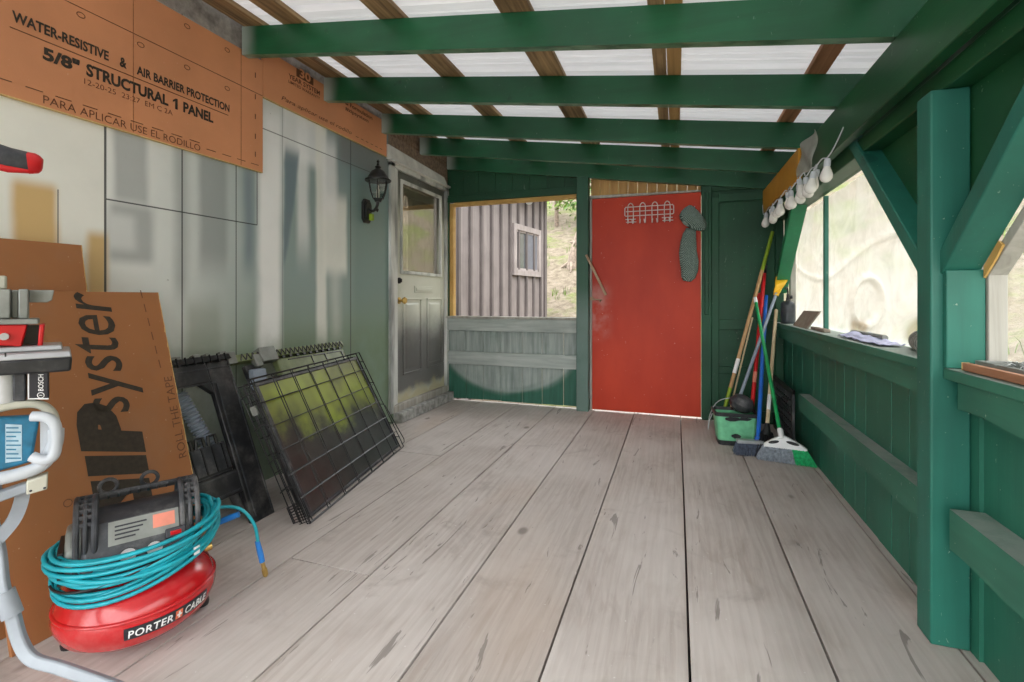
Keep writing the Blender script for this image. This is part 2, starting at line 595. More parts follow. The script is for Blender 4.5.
# orange-brown coated sheathing board
def board_mat(name, col, dusty):
    g = G(name)
    p = g.pos()
    n1 = g.noise(p, 2.2, 4)
    c = g.ramp(n1, [(0.3, tuple(k * 0.86 for k in col)), (0.7, tuple(min(1, k * 1.08) for k in col))])
    c = g.mix(g.step(g.noise(p, 70, 2), 0.72, 0.76, 0, 0.35), c, (0.75, 0.55, 0.38))
    if dusty:
        c = g.mix(g.step(g.noise(p, 5, 5, 0.65), 0.45, 0.75, 0, 0.3), c, (0.30, 0.17, 0.10))
    g.principled(c, 0.62, 0, g.bump(g.noise(p, 130, 3), 0.15, 0.002))
    return g.mat


M['zip'] = board_mat('board_orange', (0.68, 0.290, 0.135), False)
M['zip2'] = board_mat('board_orange_dusty', (0.36, 0.145, 0.050), True)
M['osb'] = wood('board_core', (0.60, 0.38, 0.13), (0.80, 0.58, 0.28), (1, 1, 1), 90)
M['print'] = simple('printed_ink', (0.040, 0.030, 0.020), 0.7, var=0.2, scale=60)
M['print_faint'] = simple('printed_ink_pale', (0.36, 0.145, 0.062), 0.7, var=0.2, scale=60)
M['print_soft'] = simple('printed_ink_faint', (0.155, 0.062, 0.026), 0.7, var=0.2, scale=60)

# red door
g = G('red_door_paint')
p = g.pos()
n1 = g.noise(g.mul(p, (1, 1, 0.4)), 3.0, 4)
c = g.ramp(n1, [(0.3, (0.42, 0.026, 0.006)), (0.7, (0.54, 0.044, 0.012))])
x, y, z = g.xyz(p)
c = g.mix(g.m('MULTIPLY', g.step(g.noise(p, 6, 4), 0.4, 0.7), g.box(x, z, -0.8, -0.6, 0.7, 1.15, 0.08, 0.1)), c, (0.50, 0.20, 0.17))
c = g.mix(g.step(g.noise(p, 55, 2), 0.755, 0.775, 0, 0.7), c, (0.75, 0.55, 0.48))
g.principled(c, 0.5, 0, g.bump(g.noise(g.mul(p, (1, 1, 0.1)), 30, 3), 0.08, 0.003), 0.0, 0.3)
M['red_door'] = g.mat

# white exterior door with grey overspray
g = G('entry_door_paint')
p = g.pos()
x, y, z = g.xyz(p)
n1 = g.noise(p, 4, 4)
nn = g.m('MULTIPLY', g.m('SUBTRACT', n1, 0.5), 0.35)
c = g.mix(g.step(n1, 0.3, 0.7, 0, 0.3), (0.62, 0.63, 0.55), (0.46, 0.49, 0.40))
lo = g.step(g.m('ADD', z, nn), 1.02, 0.60)
hi = g.step(g.m('ADD', z, nn), 1.55, 2.15)
lowk = g.m('MULTIPLY', g.step(g.m('ADD', z, g.m('MULTIPLY', nn, 0.3)), 0.19, 0.27), lo)
c = g.mix(g.m('MULTIPLY', lowk, 0.88), c, (0.085, 0.080, 0.085))
c = g.mix(g.m('MULTIPLY', hi, 0.93), c, (0.060, 0.060, 0.052))
c = g.mix(g.step(g.noise(p, 45, 3), 0.70, 0.75, 0, 0.5), c, (0.8, 0.8, 0.78))
c = g.mix(g.step(g.m('ADD', z, nn), 0.27, 0.19, 0, 0.65), c, (0.42, 0.36, 0.17))
g.principled(c, 0.42, 0)
M['entry'] = g.mat
g = G('entry_trim_paint')
p = g.pos()
c = g.ramp(g.noise(g.mul(p, (1, 1, 0.25)), 6, 4), [(0.35, (0.26, 0.27, 0.26)), (0.5, (0.60, 0.61, 0.58)), (0.7, (0.78, 0.79, 0.76))])
g.principled(c, 0.5, 0)
M['entry_trim'] = g.mat
M['whitetrim'] = simple('chalky_white', (0.70, 0.70, 0.66), 0.7, var=0.12, scale=9, bump=0.2)
M['concrete'] = simple('concrete', (0.36, 0.36, 0.34), 0.85, var=0.3, scale=20, bump=0.4)

# lower back planks, spray-dusted grey
g = G('back_planks_oversprayed')
p = g.pos()
x, y, z = g.xyz(p)
gr = g.noise(g.mul(p, (1, 1, 0.08)), 30, 5, 0.6)
n1 = g.noise(p, 3.5, 4)
c = g.ramp(gr, [(0.3, (0.012, 0.085, 0.052)), (0.7, (0.030, 0.140, 0.095))])
ar = g.m('ADD', g.m('POWER', g.m('DIVIDE', g.m('ADD', x, 1.58), 0.78), 2.0), g.m('POWER', g.m('DIVIDE', g.m('SUBTRACT', z, 0.75), 0.64), 2.0))
f = g.m('MULTIPLY', g.step(g.m('ADD', ar, g.m('MULTIPLY', n1, 0.3)), 1.3, 0.95), g.step(n1, 0.15, 0.5, 0.6, 0.95))
c = g.mix(f, c, g.ramp(gr, [(0.3, (0.22, 0.26, 0.24)), (0.7, (0.42, 0.455, 0.43))]))
arc = g.m('MULTIPLY', g.step(g.m('ABSOLUTE', g.m('SUBTRACT', ar, 0.95)), 0.1, 0.0), g.step(z, 0.5, 0.4))
c = g.mix(g.m('MULTIPLY', arc, 0.28), c, (0.42, 0.46, 0.43))
g.principled(c, 0.6, 0, g.bump(gr, 0.2, 0.003))
M['backplank'] = g.mat

M['backrail'] = wood('rail_oversprayed', (0.30, 0.34, 0.315), (0.50, 0.53, 0.50), (0.08, 1, 1), 26)
M['black'] = simple('black_plastic', (0.022, 0.023, 0.027), 0.38, var=0.3, dust=0.22)
M['black2'] = simple('black_plastic_clean', (0.014, 0.014, 0.016), 0.35, var=0.2)
M['charcoal'] = simple('charcoal_plastic', (0.038, 0.041, 0.050), 0.45, var=0.3, dust=0.28)
M['wire'] = simple('black_wire', (0.020, 0.020, 0.022), 0.4, var=0.2)
M['redpl'] = simple('tank_red', (0.52, 0.005, 0.010), 0.25, var=0.08, coat=0.5, dust=0.12)
M['redplastic'] = simple('red_plastic', (0.60, 0.010, 0.014), 0.35, var=0.08)
M['cyan'] = simple('hose_cyan', (0.010, 0.36, 0.44), 0.38, var=0.15)
M['blueplug'] = simple('fitting_blue', (0.02, 0.20, 0.62), 0.4, var=0.1)
M['brass'] = simple('brass', (0.62, 0.42, 0.14), 0.35, 0.9, var=0.15)
M['white'] = simple('white_paint_label', (0.82, 0.82, 0.82), 0.5, var=0.03)
M['orange'] = simple('orange_label', (0.80, 0.18, 0.08), 0.5, var=0.05)
M['salmon'] = simple('salmon_label', (0.78, 0.26, 0.18), 0.6, var=0.1)
M['label_dark'] = simple('label_black', (0.020, 0.020, 0.028), 0.4, var=0.05)
M['silver'] = simple('silver_metal', (0.50, 0.51, 0.53), 0.4, 0.6, var=0.1)
M['alu'] = simple('grey_cast_metal', (0.26, 0.27, 0.25), 0.5, 0.3, var=0.15)
M['tubegrey'] = simple('pale_grey_paint', (0.30, 0.33, 0.37), 0.4, 0.0, var=0.08)
M['tubewhite'] = simple('white_powder_coat', (0.50, 0.53, 0.57), 0.35, 0.0, var=0.06)
M['cream'] = simple('cream_plastic', (0.50, 0.49, 0.41), 0.5, var=0.06)
M['bluelabel'] = simple('blue_label', (0.012, 0.15, 0.27), 0.45, var=0.2, scale=30)
M['palelabel'] = simple('pale_blue_print', (0.40, 0.55, 0.64), 0.6, var=0.1, scale=40)
M['mint'] = simple('mint_plastic', (0.17, 0.55, 0.30), 0.5, var=0.18, dust=0.15)
M['bluepole'] = simple('blue_pole', (0.012, 0.13, 0.56), 0.35, var=0.1)
M['redpole'] = simple('red_pole', (0.62, 0.012, 0.016), 0.35, var=0.1)
M['greenpole'] = simple('green_pole', (0.008, 0.30, 0.085), 0.35, var=0.1)
M['greenbristle'] = simple('green_bristle', (0.014, 0.42, 0.14), 0.7, var=0.25, scale=60)
M['greybristle'] = simple('grey_bristle', (0.30, 0.335, 0.38), 0.8, var=0.3, scale=60)
M['bluebristle'] = simple('slate_bristle', (0.095, 0.115, 0.165), 0.8, var=0.3, scale=60)
M['polewood'] = wood('pole_wood', (0.40, 0.22, 0.09), (0.62, 0.40, 0.20), (1, 1, 0.1), 30)
M['palewood'] = wood('pale_pole_wood', (0.60, 0.45, 0.26), (0.78, 0.64, 0.42), (1, 1, 0.1), 30)
M['limepaint'] = simple('lime_paint', (0.24, 0.36, 0.015), 0.5, var=0.1)
M['greypole'] = simple('grey_pole', (0.27, 0.32, 0.39), 0.4, var=0.1)
M['yellow'] = simple('yellow_plastic', (0.80, 0.45, 0.015), 0.45, var=0.12)
M['bulb'] = simple('frosted_white_bulb', (0.74, 0.73, 0.69), 0.25, var=0.06)
M['wirewhite'] = simple('white_coated_wire', (0.72, 0.64, 0.60), 0.4, var=0.06)
M['propane'] = simple('dark_cylinder_paint', (0.030, 0.036, 0.042), 0.35, var=0.2)
M['cardboard'] = wood('driftwood_grey', (0.26, 0.21, 0.165), (0.42, 0.35, 0.28), (0.2, 1, 1), 20)
M['lavender'] = simple('lavender_paper', (0.52, 0.53, 0.74), 0.7, var=0.08)
M['wirewool'] = simple('grey_wire_mesh', (0.26, 0.255, 0.23), 0.6, 0.3, var=0.4, scale=60)
M['lantern'] = simple('lantern_black', (0.022, 0.022, 0.022), 0.4, 0.2, var=0.3)
M['offwhitewood'] = wood('red_brown_stick', (0.28, 0.12, 0.06), (0.46, 0.22, 0.12), (1, 0.1, 1), 25)
M['latchwood'] = wood('latch_wood', (0.34, 0.22, 0.14), (0.56, 0.42, 0.28), (1, 1, 0.15), 25)
M['fluff'] = simple('dust_fluff', (0.36, 0.38, 0.38), 0.95, var=0.3, scale=80)
M['curtain'] = simple('beige_curtain', (0.56, 0.47, 0.38), 0.9, var=0.06)

# glass panes
def glass(name, tint, refl=0.12):
    g = G(name)
    t = g.n('ShaderNodeBsdfTransparent')
    g.set(t.inputs[0], tint)
    gl = g.n('ShaderNodeBsdfGlossy')
    gl.inputs['Roughness'].default_value = 0.03
    lw = g.n('ShaderNodeLayerWeight')
    lw.inputs[0].default_value = 0.35
    mx = g.n('ShaderNodeMixShader')
    g.set(mx.inputs[0], g.m('ADD', g.m('MULTIPLY', lw.outputs['Fresnel'], 0.6), refl * 0.4, clamp=True))
    g.t.links.new(t.outputs[0], mx.inputs[1])
    g.t.links.new(gl.outputs[0], mx.inputs[2])
    g.t.links.new(mx.outputs[0], g.out.inputs[0])
    return g.mat


M['glass'] = glass('pane_glass', (0.92, 0.92, 0.88))
M['lampglass'] = glass('lantern_glass', (0.95, 0.96, 0.95), 0.3)


def poly(name, haze0, haze1, tint, stains=()):
    g = G(name)
    p = g.pos()
    nz = g.noise(p, 4, 4, 0.6, 0.6)
    t = g.n('ShaderNodeBsdfTransparent')
    g.set(t.inputs[0], (0.98, 0.98, 0.96))
    d = g.n('ShaderNodeBsdfTranslucent')
    stain = None
    if stains:
        x_, y_, z_ = g.xyz(p)
        for (ya, yb, za, zb, slope) in stains:
            zz_ = g.m('ADD', z_, g.m('MULTIPLY', y_, slope))
            bx = g.m('MULTIPLY', g.box(y_, zz_, ya, yb, za, zb, 0.05, 0.03), g.step(nz, 0.3, 0.55))
            stain = bx if stain is None else g.m('MAXIMUM', stain, bx)
        tint = g.mix(g.m('MULTIPLY', stain, 0.85), tint, (0.28, 0.19, 0.09))
    g.set(d.inputs[0], tint)
    d2 = g.n('ShaderNodeBsdfDiffuse')
    g.set(d2.inputs[0], tint)
    gl = g.n('ShaderNodeBsdfGlossy')
    gl.inputs['Roughness'].default_value = 0.18
    m1 = g.n('ShaderNodeMixShader')
    m1.inputs[0].default_value = 0.25
    g.t.links.new(d.outputs[0], m1.inputs[1])
    g.t.links.new(d2.outputs[0], m1.inputs[2])
    m2 = g.n('ShaderNodeMixShader')
    m2.inputs[0].default_value = 0.10
    g.t.links.new(m1.outputs[0], m2.inputs[1])
    g.t.links.new(gl.outputs[0], m2.inputs[2])
    m3 = g.n('ShaderNodeMixShader')
    g.set(m3.inputs[0], g.step(nz, 0.3, 0.7, haze0, haze1))
    g.t.links.new(t.outputs[0], m3.inputs[1])
    g.t.links.new(m2.outputs[0], m3.inputs[2])
    g.t.links.new(m3.outputs[0], g.out.inputs[0])
    return g.mat


M['plastic_film'] = poly('cloudy_plastic_film', 0.45, 0.80, (0.88, 0.87, 0.83), ((2.12, 2.42, 1.83, 1.90, 0.40), (2.86, 3.08, 0.86, 0.93, 0.0)))
M['clear_film'] = poly('clear_plastic_film', 0.10, 0.24, (0.85, 0.86, 0.82))

# outdoors
g = G('hillside_ground')
p = g.pos()
n1 = g.noise(p, 0.8, 6, 0.65)
n2 = g.noise(p, 6, 6, 0.7)
c = g.ramp(n2, [(0.3, (0.085, 0.068, 0.049)), (0.55, (0.166, 0.140, 0.106)), (0.75, (0.230, 0.204, 0.166))])
c = g.mix(g.step(n1, 0.48, 0.62, 0, 0.7), c, g.ramp(g.noise(p, 14, 5, 0.7), [(0.3, (0.050, 0.085, 0.018)), (0.7, (0.16, 0.185, 0.055))]))
c = g.mix(g.step(g.noise(p, 3, 5, 0.7), 0.6, 0.7, 0, 0.6), c, (0.060, 0.048, 0.038))
g.principled(c, 0.95, 0, g.bump(n2, 0.6, 0.08), spec=0.1)
M['ground'] = g.mat
M['blade'] = simple('grass_blade', (0.105, 0.165, 0.026), 0.7, var=0.4, scale=2)
M['leaf'] = simple('leaf_green', (0.075, 0.165, 0.02), 0.6, var=0.5, scale=3)
M['leaf2'] = simple('leaf_yellow_green', (0.14, 0.22, 0.028), 0.6, var=0.4, scale=3)
M['bark'] = simple('tree_bark', (0.16, 0.12, 0.09), 0.9, var=0.4)
M['cabin'] = wood('cabin_siding', (0.18, 0.153, 0.148), (0.265, 0.233, 0.226), (1, 1, 0.05), 18)
M['cabinbat'] = wood('cabin_batten', (0.085, 0.070, 0.068), (0.150, 0.128, 0.124), (1, 1, 0.05), 18)
M['cabintrim'] = wood('cabin_trim', (0.24, 0.205, 0.197), (0.35, 0.31, 0.30), (1, 1, 0.2), 18)
M['cabinglass'] = simple('cabin_dark_glass', (0.10, 0.11, 0.12), 0.04, 0.0, var=0.1, coat=1.0)
M['screen'] = simple('window_screen', (0.13, 0.135, 0.16), 0.6, var=0.1)
M['stump'] = simple('stump_wood', (0.24, 0.19, 0.15), 0.9, var=0.3)

# knitted cloth
g = G('grey_green_knit')
o = g.obj()
wv = g.n('ShaderNodeTexWave', wave_type='BANDS', bands_direction='DIAGONAL')
g.set(wv.inputs['Vector'], o)
wv.inputs['Scale'].default_value = 44
wv.inputs['Distortion'].default_value = 2.5
ck = g.n('ShaderNodeTexVoronoi')
g.set(ck.inputs['Vector'], o)
ck.inputs['Scale'].default_value = 75
c = g.ramp(wv.outputs['Fac'], [(0.2, (0.030, 0.058, 0.046)), (0.5, (0.12, 0.18, 0.155)), (0.85, (0.30, 0.38, 0.34))])
c = g.mix(g.step(ck.outputs['Distance'], 0.1, 0.5, 0.35, 0), c, (0.35, 0.42, 0.38))
g.principled(c, 0.95, 0, g.bump(wv.outputs['Fac'], 0.7, 0.006))
M['knit'] = g.mat

# dog-crate tray: glossy dark plastic, reflected greenery painted on its upper part
g = G('crate_tray_plastic')
p = g.pos()
nz = g.noise(p, 5, 5, 0.65)
x, y, z = g.xyz(p)
c = g.ramp(nz, [(0.3, (0.022, 0.024, 0.024)), (0.7, (0.060, 0.064, 0.062))])
gp = g.m('ADD', z, g.m('MULTIPLY', g.m('SUBTRACT', nz, 0.5), 0.35))
gp = g.m('ADD', gp, g.m('MULTIPLY', g.m('SUBTRACT', y, 2.2), 0.10))
gm = g.step(gp, 0.30, 0.45)
gcol = g.mix(g.step(g.noise(p, 2.5, 3), 0.4, 0.65), (0.165, 0.195, 0.045), (0.32, 0.40, 0.035))
c = g.mix(g.m('MULTIPLY', gm, 0.92), c, gcol)
g.principled(c, 0.28, 0, None, 0.3)
M['tray'] = g.mat
M['olive'] = simple('olive_plastic', (0.20, 0.235, 0.105), 0.4, var=0.2)


# ------------------------------------------------------------------ floor
def build_floor():
    xs = [-2.24, -1.845, -1.47, -1.095, -0.72, -0.355, 0.037, 0.42, 0.80, 1.12]
    mb = MB()
    ids = []
    for i in range(len(xs) - 1):
        gap = 0.004
        cuts = [-1.3, 4.50]
        if i == 1:
            cuts = [-1.3, 2.848, 4.50]
        if i == 2:
            cuts = [-1.3, 1.54, 4.50]
        for j in range(len(cuts) - 1):
            d = random.uniform(-0.002, 0.001)
            n = 14
            y0, y1 = cuts[j] + (0.003 if j else 0), cuts[j + 1] - 0.002
            L, R = [], []
            for k in range(n + 1):
                yy = y0 + (y1 - y0) * k / n
                wl = 0.0022 * mnoise.noise((i * 3.1, yy * 1.7, 0))
                wr_ = 0.0022 * mnoise.noise(((i + 1) * 3.1, yy * 1.7, 0))
                L.append((xs[i] + gap + wl, yy))
                R.append((xs[i + 1] - gap + wr_, yy))
            poly_ = [(x, y, d) for x, y in L] + [(x, y, d) for x, y in reversed(R)]
            for k in range(n):
                q = [(*L[k], -0.035), (*R[k], -0.035), (*R[k + 1], -0.035), (*L[k + 1], -0.035),
                     (*L[k], d), (*R[k], d), (*R[k + 1], d), (*L[k + 1], d)]
                b = len(mb.f)
                fs_ = [(4, 5, 6, 7), (3, 0, 4, 7), (1, 2, 6, 5)]
                if k == 0:
                    fs_.append((0, 1, 5, 4))
                if k == n - 1:
                    fs_.append((2, 3, 7, 6))
                mb.add(q, fs_)
                ids += [i + j * 13 + 1.0] * len(fs_)
    mb.mi = 1
    mb.box(-2.3, 1.15, -1.3, 4.52, -0.10, -0.036)
    ids += [0.0] * 6
    o = mb.build('floor', [M['floor'], M['black2']], smooth=0, recalc=False)
    a = o.data.attributes.new('board', 'FLOAT', 'FACE')
    a.data.foreach_set('value', ids)
    struct(o, 'worn grey plank floor with wide boards running to the red door', 'floor')


build_floor()

# ------------------------------------------------------------------ roof, battens and rafters
RS = 0.142                                     # roof falls to the outer side


def rz(x, base):
    return base - RS * x


def build_roof():
    mb = MB()
    y = -1.5
    prof = []
    per = 0.2286
    while y < 5.1:
        for (dy, h) in ((0.0, 0.0), (0.045, 0.0), (0.050, 0.007), (0.066, 0.007), (0.071, 0.0), (0.105, 0.0), (0.110, 0.007), (0.126, 0.007), (0.131, 0.0), (0.170, 0.0), (0.184, 0.028), (0.210, 0.028)):
            prof.append((y + dy, h))
        y += per
    x0, x1 = -2.36, 1.35
    vs_ = []
    for (yy, h) in prof:
        vs_ += [(x0, yy, rz(x0, 2.220) + h), (x1, yy, rz(x1, 2.220) + h)]
    fs_ = [(2 * i, 2 * i + 1, 2 * i + 3, 2 * i + 2) for i in range(len(prof) - 1)]
    mb.add(vs_, fs_)
    o = mb.build('ceiling', M['roof'], smooth=20, recalc=False)
    struct(o, 'white corrugated roofing sheets seen from below above the green rafters', 'roof')


build_roof()


def purlin(x0, x1, mat, label, split=None):
    def slab(a, b):
        m = MB()
        m.hexa([(a, 1.0, rz(a, 2.194)), (b, 1.0, rz(b, 2.194)), (b, 4.62, rz(b, 2.194)), (a, 4.62, rz(a, 2.194)),
                (a, 1.0, rz(a, 2.219)), (b, 1.0, rz(b, 2.219)), (b, 4.62, rz(b, 2.219)), (a, 4.62, rz(a, 2.219))])
        return m
    o = slab(x0, x1).build('batten_beam', mat, bevel=0.002)
    tag(o, label, 'batten', 'roof battens', 'structure')


purlin(-2.205, -2.065, M['purlin'], 'brown roof batten tight along the top of the panelled left wall')
purlin(-1.935, -1.795, M['purlin'], 'brown roof batten second out from the panelled left wall')
purlin(-1.350, -1.212, M['purlin'], 'brown roof batten third out from the panelled left wall')
purlin(-0.730, -0.585, M['purlin'], 'brown roof batten between the entry door side and the red door')
purlin(-0.108, -0.046, M['purlin'], 'dark half of the paired roof battens above the red door')
purlin(-0.042, 0.024, M['purlin2'], 'paler raw wood half of the paired roof battens above the red door')
purlin(0.588, 0.668, M['purlin3'], 'reddish roof batten nearest the green header on the window side')


def rafter(y, label, t=0.042, x1=0.98):
    mb = MB()
    x0 = -2.212
    n = 10
    for k in range(n):
        a = x0 + (x1 - x0) * k / n
        b = x0 + (x1 - x0) * (k + 1) / n
        mb.add([(a, y, rz(a, 2.04)), (b, y, rz(b, 2.04)), (b, y + t, rz(b, 2.04)), (a, y + t, rz(a, 2.04)),
                (a, y, rz(a, 2.192)), (b, y, rz(b, 2.192)), (b, y + t, rz(b, 2.192)), (a, y + t, rz(a, 2.192))],
               [(3, 2, 1, 0), (4, 5, 6, 7), (0, 1, 5, 4), (2, 3, 7, 6)] + ([(3, 0, 4, 7)] if k == 0 else []) + ([(1, 2, 6, 5)] if k == n - 1 else []))
    bm_o = mb.build('roof_beam', M['rafter'], smooth=30)
    tag(bm_o, label, 'rafter', 'green rafters', 'structure')
    return bm_o


rafter(1.975, 'green rafter nearest the viewer, largest across the top')
rafter(2.610, 'green rafter second from the viewer')
rafter(3.270, 'green rafter third from the viewer')
rafter(3.870, 'green rafter fourth from the viewer, closest before the end wall')
rafter(4.415, 'green sloping plate board along the top of the end wall', 0.045)

# ------------------------------------------------------------------ left wall with its panels
mb = MB()
mb.box(-2.33, -2.23, -1.2, 3.40, -0.1, 2.54)
mb.box(-2.33, -2.23, 3.40, 4.47, 2.165, 2.54)
mb.box(-2.33, -2.23, 3.40, 4.47, -0.1, 0.085)
mb.box(-2.33, -2.23, 4.455, 4.55, 0.08, 2.2)
struct(mb.build('wall_left', M['sheath'], smooth=0), 'left wall of sprayed and stained sheathing sheets with dark seams', 'wall')


def wall_board(name, y0, y1, z0, z1, label):
    t = thing(name, label, 'sheathing board', (-2.23, (y0 + y1) / 2, z0))
    m = MB()
    m.box(-2.2299, -2.2145, y0, y1, z0, z1)
    m.build('board_face', M['zip'], t, bevel=0.001)
    e = MB()
    e.box(-2.2285, -2.2138, y0, y1, z0 - 0.0025, z0 + 0.0012)
    e.build('raw_edge', M['osb'], t)
    return t


zb1 = wall_board('sheathing_panel', 0.30, 2.116, 1.755, 2.386, 'large orange sheathing panel printed with structural panel lettering, high on left wall')
zb2 = wall_board('sheathing_panel', 2.119, 3.345, 2.186, 2.462, 'shorter orange sheathing panel with the 30 year mark, between the rafter ends')
WX = -2.2128


def wl(y0, z0, y1, z1):
    """writing box on the left wall: lower left (y0,z0) to upper right (y1,z1)"""
    return lambda a, b: (WX, y0 + (y1 - y0) * a, z0 + (z1 - z0) * b)


def wl2(ya, za, yb, zb, h):
    return lambda a, b: (WX, ya + (yb - ya) * a, za + (zb - za) * a + h * b)


def line(body, fn, mat, parent, bold=0.0, shear=0.0):
    """one printed line, each word a mesh of its own"""
    V, F = text_geo(body, bold, shear)
    spans = sorted((min(V[i][0] for i in q), max(V[i][0] for i in q)) for q in F)
    cuts, hi = [], spans[0][1]
    for a, b in spans:
        if a - hi > 0.30 / len(body):
            cuts.append((a + hi) / 2)
        hi = max(hi, b)
    groups = {}
    for q in F:
        x = V[q[0]][0]
        groups.setdefault(sum(1 for c_ in cuts if x > c_), []).append(q)
    for k in sorted(groups):
        idx = sorted({i for q in groups[k] for i in q})
        new = {i: j for j, i in enumerate(idx)}
        m_ = MB()
        m_.add([fn(*V[i]) for i in idx], [tuple(new[i] for i in q) for q in groups[k]])
        m_.build('printed_lettering', mat, parent, smooth=0, recalc=False)


line('WATER-RESISTIVE', wl(1.030, 2.022, 1.335, 2.062), M['print'], zb1, 0.032)
line('&', wl(1.376, 2.020, 1.403, 2.062), M['print'], zb1, 0.032)
line('AIR BARRIER PROTECTION', wl(1.443, 2.016, 1.900, 2.056), M['print'], zb1, 0.030)
line('5/8"', wl(1.117, 1.928, 1.233, 1.978), M['print'], zb1, 0.045)
line('STRUCTURAL', wl(1.255, 1.928, 1.580, 1.978), M['print'], zb1, 0.040)
m = MB()
m.add([(WX, y, z) for y, z in ((1.612, 1.928), (1.624, 1.928), (1.624, 1.978), (1.615, 1.978), (1.601, 1.966), (1.601, 1.957), (1.612, 1.964))], [(0, 1, 2, 6), (6, 2, 3), (6, 3, 4, 5)])
m.build('printed_lettering', M['print'], zb1, smooth=0)
line('PANEL', wl(1.651, 1.928, 1.807, 1.978), M['print'], zb1, 0.040)
line('12-20-25  23:27  EM C 2A', wl(1.248, 1.893, 1.600, 1.915), M['print_soft'], zb1, -0.004)
line('PARA APLICAR USE EL RODILLO', wl(1.118, 1.766, 1.737, 1.797), M['print_soft'], zb1, -0.004)
m = MB()
m.box(-2.2145, WX, 1.025, 1.893, 1.9975, 2.0005)
m.box(-2.2145, WX, 0.9, 2.112, 2.186, 2.1885)
for k in range(13):
    yy = 0.98 + k * 0.088
    m.box(-2.2145, WX, yy, yy + 0.05, 1.806 - (0.02 if k > 8 else 0), 1.809 - (0.02 if k > 8 else 0))
for zz in (1.83, 1.93, 2.04, 2.15, 2.27):
    m.box(-2.2145, WX, 2.062, 2.067, zz, zz + 0.028)
for (yy, zz) in ((1.237, 2.158), (1.46, 2.152), (1.67, 2.148), (1.887, 2.137), (1.67, 2.345), (1.887, 2.337)):
    m.tube([(WX, yy + 0.014 * math.cos(a), zz + 0.010 * math.sin(a)) for a in [2 * math.pi * k / 14 for k in range(14)]], 0.0014, 4, closed=True)
m.mi = 1
for yy in (1.43, 1.972):
    m.box(-2.2145, WX, yy - 0.0010, yy + 0.0010, 1.76, 2.384)
m.build('lettering_marking', [M['print_soft'], M['print_faint']], zb1, smooth=0)
m = MB()
m.box(-2.2145, WX - 0.0004, 2.37, 2.515, 2.412, 2.462)
m.build('printed_block', M['print_soft'], zb2, smooth=0)
line('30', lambda a, b: (WX + 0.0004, 2.395 + 0.095 * a, 2.418 + 0.055 * b), M['zip'], zb2, 0.03)
line('YEAR SYSTEM', wl(2.305, 2.372, 2.575, 2.402), M['print_soft'], zb2, 0.02)
line('LIMITED WARRANTY', wl(2.305, 2.344, 2.575, 2.362), M['print_soft'], zb2, 0.01)
line('& Formulation', wl(2.83, 2.412, 3.15, 2.442), M['print_soft'], zb2, 0.02)
line('#zipsystem', wl(2.83, 2.366, 3.10, 2.398), M['print_soft'], zb2, 0.02)
line('Para aplicar use el rodillo', wl(2.25, 2.212, 2.90, 2.246), M['print_soft'], zb2, 0.0, 0.25)
m = MB()
for k in range(6):
    m.box(-2.2145, WX, 2.95 + k * 0.06, 2.98 + k * 0.06, 2.222, 2.2255)
m.build('lettering_marking', M['print_soft'], zb2, smooth=0)

# ------------------------------------------------------------------ entry door in the left wall
d1 = thing('door_1', 'half-glazed pale entry door with grey overspray in the left wall', 'door', (-2.23, 3.95, 0.09), kind='structure')
m = MB()
m.box(-2.30, -2.205, 3.395, 3.455, 0.09, 2.165)
m.box(-2.30, -2.205, 4.405, 4.455, 0.09, 2.165)
m.box(-2.30, -2.205, 3.395, 4.455, 2.125, 2.175)
m.box(-2.30, -2.215, 3.455, 3.512, 0.12, 2.125)
m.build('door_frame', M['entry_trim'], d1, bevel=0.004)
m = MB()
m.hexa([(-2.24, 3.36, 2.175), (-2.185, 3.36, 2.175), (-2.185, 4.40, 2.175), (-2.24, 4.40, 2.175),
        (-2.24, 3.36, 2.30), (-2.20, 3.36, 2.29), (-2.20, 4.34, 2.255), (-2.24, 4.34, 2.26)])
m.box(-2.24, -2.175, 3.38, 4.445, 2.160, 2.182)
m.build('door_hood', M['whitetrim'], d1, bevel=0.02)
LX = -2.232
m = MB()
# leaf built from stiles and rails round the glazing, with two raised panels
m.box(-2.275, LX, 3.514, 3.585, 0.15, 2.123)
m.box(-2.275, LX, 4.315, 4.398, 0.15, 2.123)
m.box(-2.275, LX, 3.585, 4.315, 2.045, 2.123)
m.box(-2.275, LX, 3.585, 4.315, 0.15, 1.262)
m.build('door_leaf', M['entry'], d1, bevel=0.002)
m = MB()
for (a, b, c_, d) in ((3.573, 3.600, 1.25, 2.06), (4.298, 4.327, 1.25, 2.06)):
    m.box(LX - 0.01, LX + 0.013, a, b, c_, d)
m.box(LX - 0.01, LX + 0.013, 3.600, 4.298, 1.25, 1.278)
m.box(LX - 0.01, LX + 0.013, 3.600, 4.298, 2.03, 2.06)
m.build('glazing_bead', M['entry_trim'], d1, bevel=0.004)
for (a, b) in ((3.615, 3.935), (4.035, 4.345)):
    m = MB()
    for (q0, q1, w0, w1) in ((a, b, 0.375, 0.390), (a, b, 1.025, 1.040), (a, a + 0.018, 0.390, 1.025), (b - 0.018, b, 0.390, 1.025)):
        m.box(LX - 0.004, LX + 0.010, q0, q1, w0, w1)
    m.hexa([(LX - 0.003, a + 0.04, 0.415), (LX - 0.003, b - 0.04, 0.415), (LX - 0.003, b - 0.04, 1.0), (LX - 0.003, a + 0.04, 1.0),
            (LX + 0.009, a + 0.06, 0.435), (LX + 0.009, b - 0.06, 0.435), (LX + 0.009, b - 0.06, 0.98), (LX + 0.009, a + 0.06, 0.98)])
    m.build('raised_panel', M['entry'], d1, bevel=0.003)
m = MB()
m.box(LX - 0.03, LX - 0.026, 3.59, 4.31, 1.255, 2.055)
m.build('glass_pane', M['glass'], d1, smooth=0)
m = MB()
for k in range(36):
    pass
